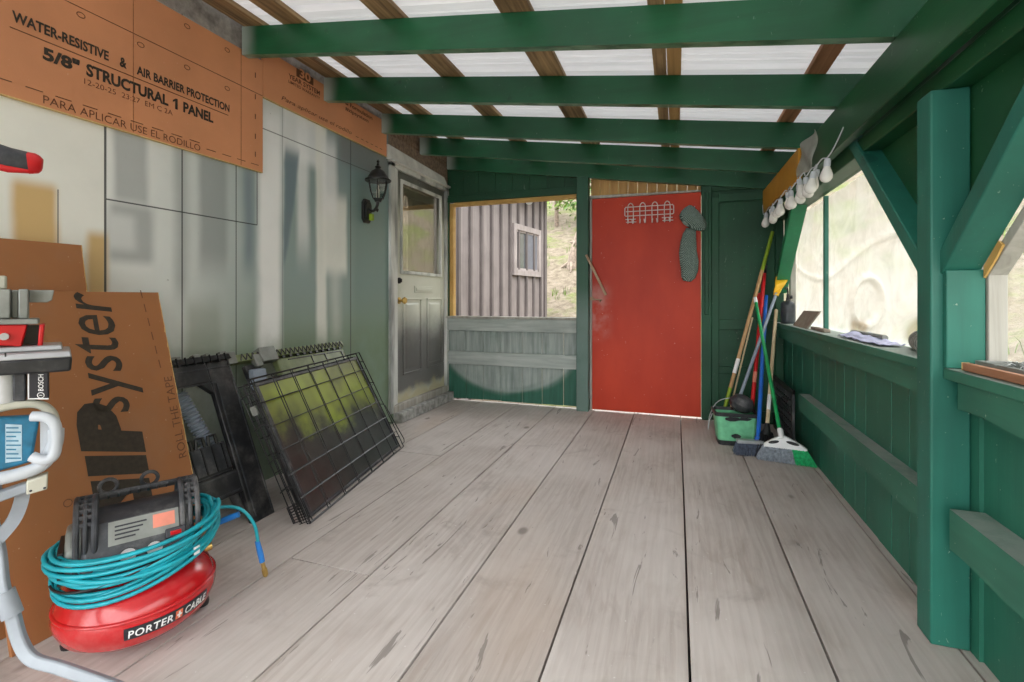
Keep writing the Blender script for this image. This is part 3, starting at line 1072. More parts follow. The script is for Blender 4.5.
m.grid(lambda a, b: (LX - 0.10 + 0.010 * math.sin(a * 34), 3.80 + 0.56 * a, 1.15 + 0.95 * b), 70, 1)
m.build('curtain', M['curtain'], d1, smooth=60, solid=0.003)
m = MB()
for (a, b, c_, d) in ((3.59, 3.604, 1.25, 2.05), (3.695, 3.705, 1.25, 2.0), (3.80, 3.81, 1.25, 2.0)):
    m.box(LX - 0.075, LX - 0.06, a, b, c_, d)
for zz in (1.44, 1.64, 1.84):
    m.box(LX - 0.075, LX - 0.06, 3.59, 3.81, zz, zz + 0.010)
m.box(LX - 0.075, LX - 0.06, 3.59, 4.32, 1.96, 2.05)
m.build('muntin_bars', M['curtain'], d1)
m = MB()
m.box(-2.60, -2.58, 3.3, 4.6, 0.9, 2.3)
m.build('interior_wall', M['curtain'], d1)
m = MB()
m.box(LX, LX + 0.006, 3.81, 4.15, 1.09, 1.15)
m.box(LX + 0.006, LX + 0.010, 3.835, 4.125, 1.105, 1.135)
m.build('mail_slot', M['entry'], d1, bevel=0.003)
m = MB()
m.lathe([(0.028, 0), (0.028, 0.008), (0.011, 0.012), (0.011, 0.038), (0.024, 0.044), (0.030, 0.058), (0.022, 0.070), (0.0, 0.072)], (LX, 3.552, 1.02), (1, 0, 0), 20)
m.build('door_knob', M['brass'], d1)
m = MB()
m.lathe([(0.026, 0), (0.026, 0.012), (0.018, 0.018), (0.0, 0.018)], (LX, 3.552, 1.19), (1, 0, 0), 18)
m.box(LX + 0.018, LX + 0.03, 3.546, 3.558, 1.175, 1.205)
m.build('deadbolt', M['lantern'], d1)
m = MB()
m.box(-2.30, -2.20, 3.43, 4.43, 0.085, 0.150)
m.build('threshold', M['greywood'], d1, bevel=0.006)
m = MB()
m.box(-2.24, -2.150, 3.47, 4.455, 0.0, 0.088)
struct(m.build('baseboard_left', M['concrete'], bevel=0.008), 'low concrete step below the pale entry door', 'step')

# ------------------------------------------------------------------ end wall
mb = MB()
xs = [-2.23, -2.018, -1.83, -1.64, -1.42, -1.22, -1.01, -0.86]
for a, b in zip(xs[:-1], xs[1:]):
    mb.box(a + 0.0035, b - 0.0035, 4.462, 4.485, 0.018 + random.uniform(0, 0.006), 0.84)
o = mb.build('wall_back', M['backplank'], bevel=0.002)
struct(o, 'plank wall below the end window, green boards dusted grey with light showing through the gaps', 'wall')
mb = MB()
xs = [-2.23, -2.05, -1.88, -1.70, -1.52, -1.35, -1.17, -1.0, -0.82]
for a, b in zip(xs[:-1], xs[1:]):
    mb.box(a + 0.001, b - 0.001, 4.464, 4.485, 2.03, 2.42)
struct(mb.build('wall_back', M['backg'], bevel=0.002), 'dark green boards filling the gap above the end window', 'wall')
mb = MB()
for k in range(12):
    a = -0.757 + k * 0.085
    mb.box(a + 0.0015, a + 0.0835, 4.505, 4.525, 1.94, 2.30 if k < 6 else 2.2)
struct(mb.build('wall_back', M['rawwood'], bevel=0.002), 'strip of raw yellow boards showing above the red door', 'wall')
mb = MB()
mb.box(-2.225, -0.872, 4.418, 4.462, 0.712, 0.835)
struct(mb.build('trim_1', M['backrail'], bevel=0.004), 'grey-green top rail right under the end window', 'rail')
mb = MB()
mb.box(-2.225, -0.872, 4.425, 4.462, 0.372, 0.50)
struct(mb.build('trim_2', M['backrail'], bevel=0.004), 'grey-green lower rail across the planks under the end window', 'rail')
w1 = thing('window_1', 'open end window framed in raw yellow wood looking onto the grey cabin', 'window', (-1.53, 4.46, 0.84), kind='structure')
m = MB()
m.box(-2.192, -2.150, 4.44, 4.50, 0.858, 2.005)
m.box(-2.150, -0.872, 4.44, 4.50, 1.975, 2.012)
m.build('window_frame', M['yellowwood'], w1, bevel=0.003)
m = MB()
m.box(-2.225, -0.872, 4.405, 4.51, 0.836, 0.857)
m.build('window_sill', M['greywood'], w1, bevel=0.003)
m = MB()
m.box(-2.225, -0.872, 4.415, 4.465, 2.013, 2.062)
m.box(-2.225, -0.872, 4.430, 4.470, 2.062, 2.085)
m.box(-2.226, -2.193, 4.43, 4.465, 0.857, 2.013)
m.build('window_head', M['backg'], w1, bevel=0.004)
mb = MB()
mb.box(-0.870, -0.758, 4.375, 4.462, 0.0, 2.155)
struct(mb.build('timber_column', M['backgrey'], bevel=0.006), 'green post between the end window and the red door, grey overspray low down', 'post')

d2 = thing('door_2', 'plain red slab door in the end wall', 'door', (-0.265, 4.46, 0), kind='structure')
m = MB()
m.box(-0.732, 0.203, 4.425, 4.462, 0.018, 1.952)
m.build('door_slab', M['red_door'], d2, bevel=0.003)
m = MB()
m.box(-0.756, -0.735, 4.435, 4.50, 0.0, 1.975)
m.hexa([(-0.756, 4.43, 1.957), (0.205, 4.43, 1.957), (0.205, 4.50, 1.957), (-0.756, 4.50, 1.957),
        (-0.756, 4.43, 1.985), (0.205, 4.43, 1.972), (0.205, 4.50, 1.972), (-0.756, 4.50, 1.985)])
m.build('door_frame', M['greywood'], d2, bevel=0.003)
m = MB()
m.bar((-0.775, 4.358, 1.436), (-0.604, 4.408, 1.068), 0.020, 0.032, (0, 1, 0))
m.build('latch_stick', M['latchwood'], d2, bevel=0.003)
m = MB()
m.tube([(-0.752, 4.415, 1.035), (-0.640, 4.415, 1.022)], 0.006, 8)
m.tube([(-0.655, 4.415, 1.022), (-0.655, 4.392, 1.005)], 0.005, 8)
m.box(-0.752, -0.72, 4.41, 4.425, 1.02, 1.05)
m.build('slide_bolt', M['latchwood'], d2)

mb = MB()
mb.box(0.207, 0.285, 4.41, 4.47, 0.0, 1.99)
mb.box(0.232, 0.262, 4.395, 4.41, 0.9, 1.94)
struct(mb.build('trim_3', M['backg'], bevel=0.004), 'dark green jamb board on the hinge side of the red door', 'trim')
mb = MB()
mb.box(0.287, 0.84, 4.462, 4.482, 0.0, 2.06)
mb.box(0.287, 0.345, 4.435, 4.463, 0.0, 1.90)
mb.box(0.345, 0.84, 4.435, 4.463, 1.86, 1.93)
mb.box(0.345, 0.84, 4.435, 4.463, 0.775, 0.86)
mb.box(0.345, 0.84, 4.435, 4.463, 0.40, 0.46)
mb.box(0.345, 0.84, 4.435, 4.463, 0.0, 0.10)
mb.box(0.205, 0.84, 4.445, 4.50, 1.955, 2.12)
struct(mb.build('wall_back', M['backg'], bevel=0.003), 'dark green framed panel between the red door and the window side', 'wall')

# ------------------------------------------------------------------ window side (right wall)
PX0, PX1 = 0.728, 0.826
mb = MB()
mb.box(PX0, PX1, 1.782, 1.872, 0.0, 1.675)
struct(mb.build('timber_column', M['post'], bevel=0.005), 'green square post standing nearest the viewer on the window side', 'post')
mb = MB()
mb.box(0.765, PX1, 4.385, 4.434, 0.0, 1.675)
struct(mb.build('timber_column', M['backg'], bevel=0.005), 'dark green corner post behind the brooms', 'post')
mb = MB()
mb.box(0.700, 0.742, -1.2, 4.434, 1.735, 1.925)
struct(mb.build('header_beam', M['header'], bevel=0.004), 'long dark green header board carrying the rafter ends', 'beam')
mb = MB()
mb.box(0.762, 0.85, -1.2, 4.434, 1.676, 1.745)
struct(mb.build('header_beam', M['header'], bevel=0.004), 'green lower plate under the header, resting on the posts', 'beam')
mb = MB()
mb.box(0.850, 0.868, -1.2, 4.434, 1.676, 2.07)
struct(mb.build('wall_right', M['header'], smooth=0), 'dark green board closing the strip above the side windows', 'wall')

# planks
mb = MB()
y = 1.874
k = 0
while y < 4.43:
    w = random.uniform(0.135, 0.165)
    dx = random.uniform(-0.0015, 0.0015)
    y2 = min(y + w, 4.432)
    mb.box(0.832 + dx, 0.856, y + 0.0035, y2 - 0.0012, -0.03, 0.815)
    y = y2
struct(mb.build('wall_right', M['plank'], bevel=0.0015), 'green plank wall below the far side window', 'wall')
mb = MB()
mb.box(0.838, 0.862, 0.55, 1.80, -0.03, 0.815)
mb.box(0.827, 0.846, 1.745, 1.80, -0.03, 0.81)
struct(mb.build('wall_right', M['plank'], smooth=0), 'green plywood wall below the near side window', 'wall')


def rough_rail(name, mat, x0, x1, y0, y1, z0, z1, label, cat, amp=0.012, seed=0):
    m = MB()
    n = 40
    for k in range(n):
        a = y0 + (y1 - y0) * k / n
        b = y0 + (y1 - y0) * (k + 1) / n
        za = z0 + amp * mnoise.noise((seed, a * 4.5, 0))
        zb = z0 + amp * mnoise.noise((seed, b * 4.5, 0))
        fs_ = [(3, 2, 1, 0), (4, 5, 6, 7), (1, 2, 6, 5), (3, 0, 4, 7)]
        if k == 0:
            fs_.append((0, 1, 5, 4))
        if k == n - 1:
            fs_.append((2, 3, 7, 6))
        m.add([(x0, a, za), (x1, a, za), (x1, b, zb), (x0, b, zb), (x0, a, z1), (x1, a, z1), (x1, b, z1), (x0, b, z1)], fs_)
    o = m.build(name, mat, smooth=30)
    return struct(o, label, cat)


rough_rail('trim_4', M['railg'], 0.785, 0.8315, 1.874, 4.384, 0.722, 0.812, 'green apron board below the far side sill', 'rail', 0.004, 1)
rough_rail('trim_5', M['railg'], 0.770, 0.8305, 1.874, 3.62, 0.300, 0.410, 'green lower rail with dusty top edge along the far plank wall', 'rail', 0.012, 2)
rough_rail('trim_6', M['railg'], 0.775, 0.8375, 0.55, 1.740, 0.722, 0.812, 'green live-edge apron board below the near side sill', 'rail', 0.016, 3)
rough_rail('trim_7', M['railg'], 0.755, 0.8375, 0.55, 1.738, 0.312, 0.432, 'green lower rail nearest the viewer on the plywood wall', 'rail', 0.014, 4)
# window sills
mb = MB()
mb.box(0.757, 1.01, 1.874, 4.384, 0.813, 0.846)
struct(mb.build('window_sill', M['railg'], bevel=0.004), 'worn green sill of the far side window', 'window sill')
mb = MB()
mb.box(0.757, 1.01, 0.55, 1.780, 0.805, 0.838)
struct(mb.build('window_sill', M['railg'], bevel=0.004), 'worn green sill of the near side window', 'window sill')


def knee(y0, z0, y1, z1, label, mat):
    m = MB()
    d = Vector((0, y1 - y0, z1 - z0)).normalized()
    m.bar((0.798, y0, z0), (0.798, y1, z1), 0.056, 0.092, (1, 0, 0))
    struct(m.build('brace_beam', mat, bevel=0.004), label, 'brace')


knee(1.855, 1.100, 2.575, 1.760, 'green knee brace rising from the near post towards the end wall', M['post'])
knee(1.800, 1.138, 1.080, 1.822, 'green knee brace rising from the near post towards the viewer', M['post'])
knee(4.395, 1.100, 3.675, 1.760, 'window-lit green knee brace rising from the corner post behind the brooms', M['brace'])
# gusset boards above the braces
for (pts, lab) in (([(1.83, 1.10), (1.83, 1.674), (2.46, 1.674)], 'dark green triangle board above the brace on the far face of the near post'),
                   ([(1.83, 1.10), (1.83, 1.674), (1.20, 1.674)], 'dark green triangle board above the brace on the near face of the near post'),
                   ([(4.384, 1.12), (4.384, 1.674), (3.76, 1.674)], 'dark green triangle board above the corner post brace')):
    m = MB()
    m.prism([(0.8275, a, b) for a, b in pts], (0.024, 0, 0))
    struct(m.build('wall_right', M['header'], smooth=0), lab, 'wall')

# film over the far window, sagging and wrinkled, with a round pressed mark
def film_x(yy, zz):
    dx = 0.010 * mnoise.noise((yy * 2.3, zz * 3.1, 1.0)) + 0.006 * mnoise.noise((yy * 7, zz * 1.6, 4.0))
    r = math.hypot((yy - 2.88) / 0.20, (zz - 1.025) / 0.125)
    dx += 0.016 * math.exp(-((r - 1.0) / 0.13) ** 2)
    dx += 0.012 * math.exp(-((zz - 1.25 - 0.08 * math.sin(yy * 3)) / 0.02) ** 2)
    q = (yy - 2.15) * 0.8 + (zz - 0.95)
    dx += 0.02 * math.exp(-(q / 0.035) ** 2) * max(0, 1 - (zz - 0.86) / 0.25)
    return 0.905 + dx


w2 = thing('window_2', 'far side window covered with cloudy wrinkled plastic film', 'window', (0.90, 3.15, 0.846), kind='structure')
m = MB()
m.grid(lambda a, b: (film_x(1.876 + 2.50 * a, 0.847 + 0.83 * b), 1.876 + 2.50 * a, 0.847 + 0.83 * b), 150, 70)
m.build('window_film', M['plastic_film'], w2, smooth=80, recalc=False)
m = MB()
m.box(0.868, 0.892, 3.435, 3.462, 0.846, 1.676)
m.build('window_mullion', M['post'], w2, bevel=0.002)
m = MB()
m.box(0.862, 0.90, 4.33, 4.384, 0.846, 1.676)
m.box(0.862, 0.90, 1.874, 1.905, 0.846, 1.676)
m.build('window_frame', M['greywood'], w2, bevel=0.002)
w3 = thing('window_3', 'near side window with a weathered grey frame and clear plastic film', 'window', (0.90, 1.2, 0.838), kind='structure')
m = MB()
m.grid(lambda a, b: (0.905 + 0.005 * mnoise.noise((a * 5, b * 3, 0)), 0.55 + 1.228 * a, 0.839 + 0.837 * b), 40, 24)
m.build('window_film', M['clear_film'], w3, smooth=80, recalc=False)
m = MB()
m.box(0.852, 0.896, 1.752, 1.779, 0.838, 1.14)
m.bar((0.874, 1.766, 1.12), (0.874, 1.06, 1.767), 0.030, 0.044, (1, 0, 0))
m.build('window_frame', M['greywood'], w3, bevel=0.002)
m = MB()
m.prism([(0.8425, 1.757, 1.105), (0.8425, 1.700, 1.160), (0.8425, 1.672, 1.192), (0.8425, 1.690, 1.205), (0.8425, 1.757, 1.140)], (0.006, 0, 0))
m.build('bare_wood_patch', M['yellowwood'], w3)
# jamb face on the window side of the near post
m = MB()
m.box(0.757, 0.850, 1.760, 1.781, 0.839, 1.13)
struct(m.build('trim_8', M['post'], bevel=0.003), 'teal jamb board on the near face of the post above the sill', 'trim')
# ochre fascia near the end wall
m = MB()
m.box(0.676, 0.699, 3.20, 4.410, 1.745, 1.922)
struct(m.build('trim_9', M['ochre'], bevel=0.003), 'ochre painted board on the header near the end wall', 'trim')
m = MB()
m.grid(lambda a, b: (0.680 + 0.014 * math.sin(b * 5 + a * 7), 2.86 + 0.34 * a, 1.918 - 0.175 * b), 10, 10)
o = m.build('plastic_flap', M['plastic_film'], smooth=60, solid=0.002)
tag(o, 'loose flap of cloudy plastic on the header beside the ochre board', 'plastic sheet')

# ------------------------------------------------------------------ boards leaning on the left wall
SB = Vector((-1.83, 0, 0))                     # foot line of the lettered board
SU = Vector((-0.29, 0, 1.07)).normalized()
SN = Vector((SU.z, 0, -SU.x)).normalized()


def sheet(y, h, off=0.0):
    """point on the lettered board: y along the wall, h up the slope"""
    return Vector((SB.x, y, 0)) + SU * h + SN * off


def leaning_sheet(y0, y1, h, foot, top_dx, top_z, label, skew=0.0):
    t = thing('leaning_board', label, 'board', (foot, (y0 + y1) / 2, 0))
    u = Vector((top_dx, 0, top_z)).normalized()
    n = Vector((u.z, 0, -u.x))
    L = math.hypot(top_dx, top_z)
    def P(y, hh, o):
        return Vector((foot, y - skew * hh / L, 0)) + u * hh + n * o
    m = MB()
    m.hexa([P(y0, 0, -0.014), P(y0, 0, 0), P(y1, 0, 0), P(y1, 0, -0.014), P(y0, L, -0.014), P(y0, L, 0), P(y1, L, 0), P(y1, L, -0.014)])
    m.build('board_face', M['zip2'], t, bevel=0.001)
    m = MB()
    rnd = random.Random(3)
    n_ = 50
    for k in range(n_):
        a, b = L * k / n_, L * (k + 1) / n_
        w = rnd.uniform(0.0008, 0.0026)
        m.hexa([P(y1, a, -0.013), P(y1, a, 0.0006), P(y1 + w, a, 0.0004), P(y1 + w, a, -0.013), P(y1, b, -0.013), P(y1, b, 0.0006), P(y1 + w, b, 0.0004), P(y1 + w, b, -0.013)])
        if k % 3 == 0:
            w2_ = rnd.uniform(0.001, 0.004)
            m.hexa([P(y1 - w2_, a, 0.0002), P(y1 - w2_, a, 0.0008), P(y1, a, 0.0008), P(y1, a, 0.0002), P(y1 - w2_ * .5, b, 0.0002), P(y1 - w2_ * .5, b, 0.0008), P(y1, b, 0.0008), P(y1, b, 0.0002)])
    m.build('raw_edge', M['osb'], t, smooth=0)
    return t


lb2 = leaning_sheet(0.45, 1.225, 0, -1.955, -0.235, 1.252, 'taller blank orange board leaning on the wall behind the lettered board', -0.0)
lb1 = leaning_sheet(0.852, 1.468, 0, -1.83, -0.29, 1.07, 'orange board with large upright lettering leaning behind the red compressor')


def on_sheet(y_base, h0, h1, ytop, slant=0.0):
    """text reading upward: along the slope, letter tops towards smaller y"""
    return lambda a, b: sheet(y_base + (ytop - y_base) * b, h0 + (h1 - h0) * a + slant * b, 0.0012)


SL = 1.0 / SU.z                                # slope length per metre of height
line('syster', on_sheet(1.336, 0.600 * SL, 1.045 * SL, 1.136, 0.030), M['print'], lb1, 0.002)
line('P', on_sheet(1.306, 0.447 * SL, 0.622 * SL, 1.100, 0.066), M['print'], lb1, 0.085)
m = MB()
m.add([sheet(y, z * SL, 0.0013) for y, z in ((1.108, 0.423), (1.304, 0.368), (1.304, 0.436), (1.108, 0.492))], [(0, 1, 2, 3)])
m.build('printed_lettering', M['print'], lb1, smooth=0)
m = MB()
m.add([sheet(y, z * SL, 0.0013) for y, z in ((1.112, 0.405), (1.112, 0.20), (1.175, 0.18), (1.175, 0.29), (1.235, 0.335), (1.235, 0.165), (1.30, 0.147), (1.30, 0.352))], [(0, 1, 2, 3), (0, 3, 4, 7), (7, 4, 5, 6)])
m.build('printed_lettering', M['print'], lb1, smooth=0)
line('ROLL THE TAPE', on_sheet(1.458, 0.385 * SL, 0.715 * SL, 1.425), M['print_soft'], lb1, -0.004)
m = MB()
for k in range(6):
    h = (0.755 + k * 0.058) * SL
    m.add([sheet(1.418 - k * .004, h, 0.0012), sheet(1.422 - k * .004, h, 0.0012), sheet(1.420 - k * .004, h + 0.034, 0.0012), sheet(1.416 - k * .004, h + 0.034, 0.0012)], [(0, 1, 2, 3)])
for (yy, zz) in ((1.04, 0.36), (1.16, 0.22)):
    m.tube([sheet(yy + 0.012 * math.cos(2 * math.pi * k / 12), zz * SL + 0.012 * math.sin(2 * math.pi * k / 12), 0.0008) for k in range(12)], 0.0012, 4, closed=True)
m.build('lettering_marking', M['print_soft'], lb1, smooth=0)

# ------------------------------------------------------------------ pancake air compressor
CX_, CY_ = -1.598, 1.05
AX = Vector((0.52, 0.854, 0)).normalized()
AY = Vector((AX.y, -AX.x, 0))
C0 = Vector((CX_, CY_, 0))


def cp(a, b, z):
    return C0 + AX * a + AY * b + Vector((0, 0, z))


comp = thing('air_compressor', 'red pancake air compressor on the floor in front of the orange boards', 'air compressor', (CX_, CY_, 0))
m = MB()
m.lathe([(0.0, 0.030), (0.10, 0.032), (0.152, 0.042), (0.186, 0.068), (0.202, 0.102), (0.205, 0.120), (0.202, 0.140), (0.186, 0.178), (0.150, 0.210), (0.09, 0.226), (0.0, 0.23)], (CX_, CY_, 0), n=64)
m.build('tank', M['redpl'], comp, smooth=80)
m = MB()
m.lathe([(0.2015, 0.139), (0.2055, 0.142), (0.2055, 0.146), (0.2005, 0.149)], (CX_, CY_, 0), n=64)
m.build('tank_seam', M['redpl'], comp, smooth=60)
for ang in (68, 145, 222):
    a = math.radians(ang)
    dx, dy = math.cos(a), math.sin(a)
    f = MB()
    q = Vector((-dy, dx, 0)) * 0.022
    o_ = Vector((CX_ + dx * 0.160, CY_ + dy * 0.160, 0))
    r_ = Vector((dx, dy, 0))
    f.tube([o_ + r_ * 0.030 + Vector((0, 0, 0.095)), o_ + r_ * 0.026 + Vector((0, 0, 0.065)), o_ + r_ * 0.012 + Vector((0, 0, 0.04)), o_ + r_ * 0.010 + Vector((0, 0, 0.026))], [0.020, 0.019, 0.017, 0.016], 10)
    ft = f.build('foot', M['redpl'], comp)
    r2 = MB()
    r2.lathe([(0.022, 0.0), (0.024, 0.012), (0.021, 0.028), (0.0, 0.028)], (o_.x + dx * 0.010, o_.y + dy * 0.010, 0), n=16)
    r2.build('rubber_foot', M['black2'], ft)


def tank_pt(ang, z, off=0.0012):
    prof = [(0.186, 0.068), (0.202, 0.102), (0.205, 0.120), (0.202, 0.140), (0.186, 0.178)]
    r = prof[0][0]
    for (ra, za), (rb, zb) in zip(prof[:-1], prof[1:]):
        if za <= z <= zb:
            r = ra + (rb - ra) * (z - za) / (zb - za)
    return Vector((CX_ + (r + off) * math.cos(ang), CY_ + (r + off) * math.sin(ang), z))


A0, A1 = math.radians(-43), math.radians(22)
m = MB()
m.grid(lambda a, b: tank_pt(A0 + (A1 - A0) * a, 0.092 + 0.036 * b), 30, 4)
lab = m.build('brand_label', M['label_dark'], comp, smooth=60)


def on_tank(f0, f1, z0, z1, off=0.0022):
    return lambda a, b: tank_pt(A0 + (A1 - A0) * (f0 + (f1 - f0) * a), z0 + (z1 - z0) * b, off)


def tank_text(body, f0, f1, z0, z1, mat):
    mm = MB()
    lettering(mm, body, on_tank(f0, f1, z0, z1), 0.018, 0.1, 1.12)
    return mm.build('printed_lettering', mat, lab, smooth=0, recalc=False)


tank_text('PORTER', 0.04, 0.50, 0.098, 0.121, M['white'])
tank_text('CABLE', 0.64, 0.97, 0.098, 0.121, M['white'])
m = MB()
m.grid(lambda a, b: on_tank(0.525, 0.61, 0.097, 0.123)(a, b), 4, 2)
m.build('printed_emblem', M['orange'], lab)
m = MB()
m.grid(lambda a, b: on_tank(0.557, 0.578, 0.100, 0.120, 0.0030)(a, b), 2, 2)
m.grid(lambda a, b: on_tank(0.538, 0.597, 0.1075, 0.1125, 0.0030)(a, b), 2, 2)
m.build('printed_cross', M['white'], lab)

# motor housing: sloped front, finned ends, two carry hoops
m = MB()
sec = [(-0.105, 0.215), (0.115, 0.215), (0.125, 0.25), (0.118, 0.285), (0.060, 0.385), (0.02, 0.400), (-0.085, 0.390), (-0.115, 0.33)]
m.prism([cp(-0.135, b, z) for b, z in sec], AX * 0.270)
m.build('motor_housing', M['charcoal'], comp, bevel=0.012, seg=3)
for sgn in (-1, 1):
    m = MB()
    for k in range(3):
        a = sgn * (0.105 + k * 0.020)
        pts = []
        for q in range(17):
            an = math.pi * q / 16
            pts.append(cp(a, -0.005 + 0.095 * math.cos(an), 0.335 + 0.112 * math.sin(an)))
        m.tube([cp(a, 0.096, 0.24)] + pts + [cp(a, -0.102, 0.24)], 0.008 if k != 1 else 0.006, 8)
    for q in range(3, 14):
        an = math.pi * q / 16
        m.bar(cp(sgn * 0.105, -0.005 + 0.095 * math.cos(an), 0.335 + 0.112 * math.sin(an)), cp(sgn * 0.145, -0.005 + 0.095 * math.cos(an), 0.335 + 0.112 * math.sin(an)), 0.005, 0.012)
    m.build('carry_hoop', M['charcoal'], comp)
m = MB()
for k, (b, z) in enumerate(((-0.045, 0.438), (-0.060, 0.430), (-0.075, 0.418))):
    m.bar(cp(-0.11, b, z), cp(0.11, b, z), 0.006, 0.010)
for k in range(9):
    a = -0.10 + k * 0.025
    m.bar(cp(a, -0.04, 0.438), cp(a, -0.078, 0.416), 0.005, 0.012)
m.build('carry_grip', M['charcoal'], comp, bevel=0.001)
for sgn in (-0.075, 0.03):
    m = MB()
    m.tube([cp(sgn + 0.022 * math.cos(2 * math.pi * k / 16), -0.085, 0.448 + 0.022 * math.sin(2 * math.pi * k / 16)) for k in range(16)], 0.006, 8, closed=True)
    m.build('cord_hook', M['charcoal'], comp)
m = MB()
m.prism([cp(-0.17, b, z) for b, z in ((-0.07, 0.23), (0.08, 0.23), (0.075, 0.33), (0.03, 0.375), (-0.05, 0.37))], AX * 0.06)
m.build('cylinder_head', M['alu'], comp, bevel=0.012, seg=3)
m = MB()
for k in range(6):
    m.bar(cp(-0.178, -0.06, 0.245 + k * 0.017), cp(-0.178, 0.075, 0.245 + k * 0.017), 0.012, 0.006)
m.build('cooling_fin', M['black2'], comp)


def slope_pt(a, t, off):
    """point on the sloped front of the housing"""
    b = 0.118 + (0.060 - 0.118) * t
    z = 0.285 + 0.10 * t
    return cp(a, b + off * 0.86, z + off * 0.5)


m = MB()
m.grid(lambda a, b: slope_pt(-0.075 + 0.17 * a, 0.40 + 0.58 * b, 0.0035), 2, 2)
sp_ = m.build('spec_label', M['alu'], comp)
m = MB()
m.grid(lambda a, b: slope_pt(0.03 + 0.055 * a, 0.58 + 0.34 * b, 0.0050), 2, 2)
m.build('printed_patch', M['salmon'], sp_)
for k in range(4):
    m = MB()
    m.grid(lambda a, b: slope_pt(-0.06 + (0.075 - k * 0.009) * a, 0.82 - k * 0.10 + 0.04 * b, 0.0050), 2, 1)
    m.build('printed_lettering', M['label_dark'], sp_)
m = MB()
m.obox(cp(0.085, 0.108, 0.325), AX * 0.026, AY * 0.006 + Vector((0, 0, 0.004)), Vector((0, 0, 0.013)) - AY * 0.006)
sw = m.build('switch_plate', M['label_dark'], comp, bevel=0.003)
m = MB()
m.obox(cp(0.085, 0.115, 0.327), AX * 0.014, AY * 0.004, Vector((0, 0, 0.006)))
m.build('rocker', M['redplastic'], sw, bevel=0.002)
for a in (-0.030, 0.032):
    m = MB()
    m.lathe([(0.021, -0.012), (0.023, 0.0), (0.021, 0.004), (0.019, 0.004)], cp(a, 0.120, 0.296), AY * 0.8 + Vector((0, 0, 0.6)), n=24)
    gg = m.build('pressure_gauge', M['black2'], comp)
    m = MB()
    m.lathe([(0.0, 0.0045), (0.0195, 0.0045)], cp(a, 0.120, 0.296), AY * 0.8 + Vector((0, 0, 0.6)), n=24)
    m.build('gauge_dial', M['white'], gg)
m = MB()
m.lathe([(0.013, 0), (0.015, 0.01), (0.013, 0.022), (0.0, 0.024)], cp(-0.005, 0.13, 0.236), AY, n=14)
m.build('regulator_knob', M['redplastic'], comp)
m = MB()
m.lathe([(0.009, -0.02), (0.009, 0.03), (0.013, 0.03), (0.013, 0.05), (0.0, 0.05)], cp(0.135, 0.07, 0.235), AX, n=12)
m.build('air_outlet', M['brass'], comp)

# coiled air hose slung round the housing
hose = thing('air_hose', 'cyan air hose coiled round the top of the red compressor', 'air hose', (CX_, CY_, 0.23))
rnd = random.Random(11)
pts = []
loops = 14
steps = 48
ph = [(rnd.uniform(-0.012, 0.012), rnd.uniform(-0.012, 0.012), rnd.uniform(0, 6.28), rnd.uniform(0.006, 0.018)) for _ in range(loops + 1)]
for k in range(loops * steps):
    q = k / steps
    i = int(q)
    f = q - i
    sm = f * f * (3 - 2 * f)
    da = ph[i][0] * (1 - sm) + ph[i + 1][0] * sm
    db = ph[i][1] * (1 - sm) + ph[i + 1][1] * sm
    dz = ph[i][3] * math.sin(2 * math.pi * f + ph[i][2]) * math.sin(math.pi * f) * 1.2
    an = 2 * math.pi * q
    lev = (i % 7) + f * 0.6
    rr = 0.006 * math.sin(3 * an + i) + (0.011 if i >= 7 else 0.0)
    tilt = 0.042 * math.cos(an) * (0.6 + 0.3 * math.sin(i * 1.9))
    pts.append(cp((0.190 + da + rr) * math.cos(an), (0.158 + db + rr) * math.sin(an), 0.243 + lev * 0.0145 + dz + tilt - 0.030 * max(0.0, math.sin(an)) + (0.006 if i >= 7 else 0)))
m = MB()
m.tube(pts, 0.0062, 8)
hc = m.build('hose_coil', M['cyan'], hose, smooth=80)
tail = [pts[-1], cp(0.205, 0.02, 0.315), Vector((-1.56, 1.30, 0.29)), Vector((-1.515, 1.345, 0.272)), Vector((-1.478, 1.372, 0.21)), Vector((-1.466, 1.380, 0.135))]
def smooth_path(p, n=8):
    p = [Vector(a) for a in p]
    out = []
    for i in range(len(p) - 1):
        a, b, c_, d = p[max(i - 1, 0)], p[i], p[i + 1], p[min(i + 2, len(p) - 1)]
        for k in range(n):
            t = k / n
            out.append(0.5 * ((2 * b) + (c_ - a) * t + (2 * a - 5 * b + 4 * c_ - d) * t * t + (-a + 3 * b - 3 * c_ + d) * t ** 3))
    out.append(p[-1])
    return out
m = MB()
m.tube(smooth_path(tail), 0.0060, 8)
m.build('hose_tail', M['cyan'], hose, smooth=80)
m = MB()
m.tube([(-1.470, 1.379, 0.145), (-1.462, 1.385, 0.10), (-1.455, 1.388, 0.065)], [0.0085, 0.0105, 0.0095], 10)
m.build('end_sleeve', M['blueplug'], hose)
m = MB()
m.tube([(-1.455, 1.388, 0.066), (-1.450, 1.391, 0.040), (-1.4495, 1.391, 0.039), (-1.446, 1.394, 0.018), (-1.445, 1.394, 0.010)], [0.0075, 0.0075, 0.010, 0.010, 0.006], 10)
m.build('coupling', M['brass'], hose)
m = MB()
m.tube([(-1.555, 1.275, 0.240), (-1.530, 1.292, 0.252), (-1.490, 1.318, 0.268)], [0.0075, 0.011, 0.0105], 10)
m.build('end_sleeve', M['blueplug'], hose)
m = MB()
m.tube([(-1.595, 1.248, 0.214), (-1.575, 1.262, 0.228), (-1.555, 1.275, 0.240)], [0.010, 0.010, 0.007], 10)
m.build('coupling', M['brass'], hose)
m = MB()
m.tube([cp((0.205) * math.cos(a), 0.172 * math.sin(a), 0.268 + 0.034 * math.cos(a) + 0.01 * math.sin(2 * a)) for a in [math.radians(v) for v in range(20, 175, 6)]], 0.0035, 6)
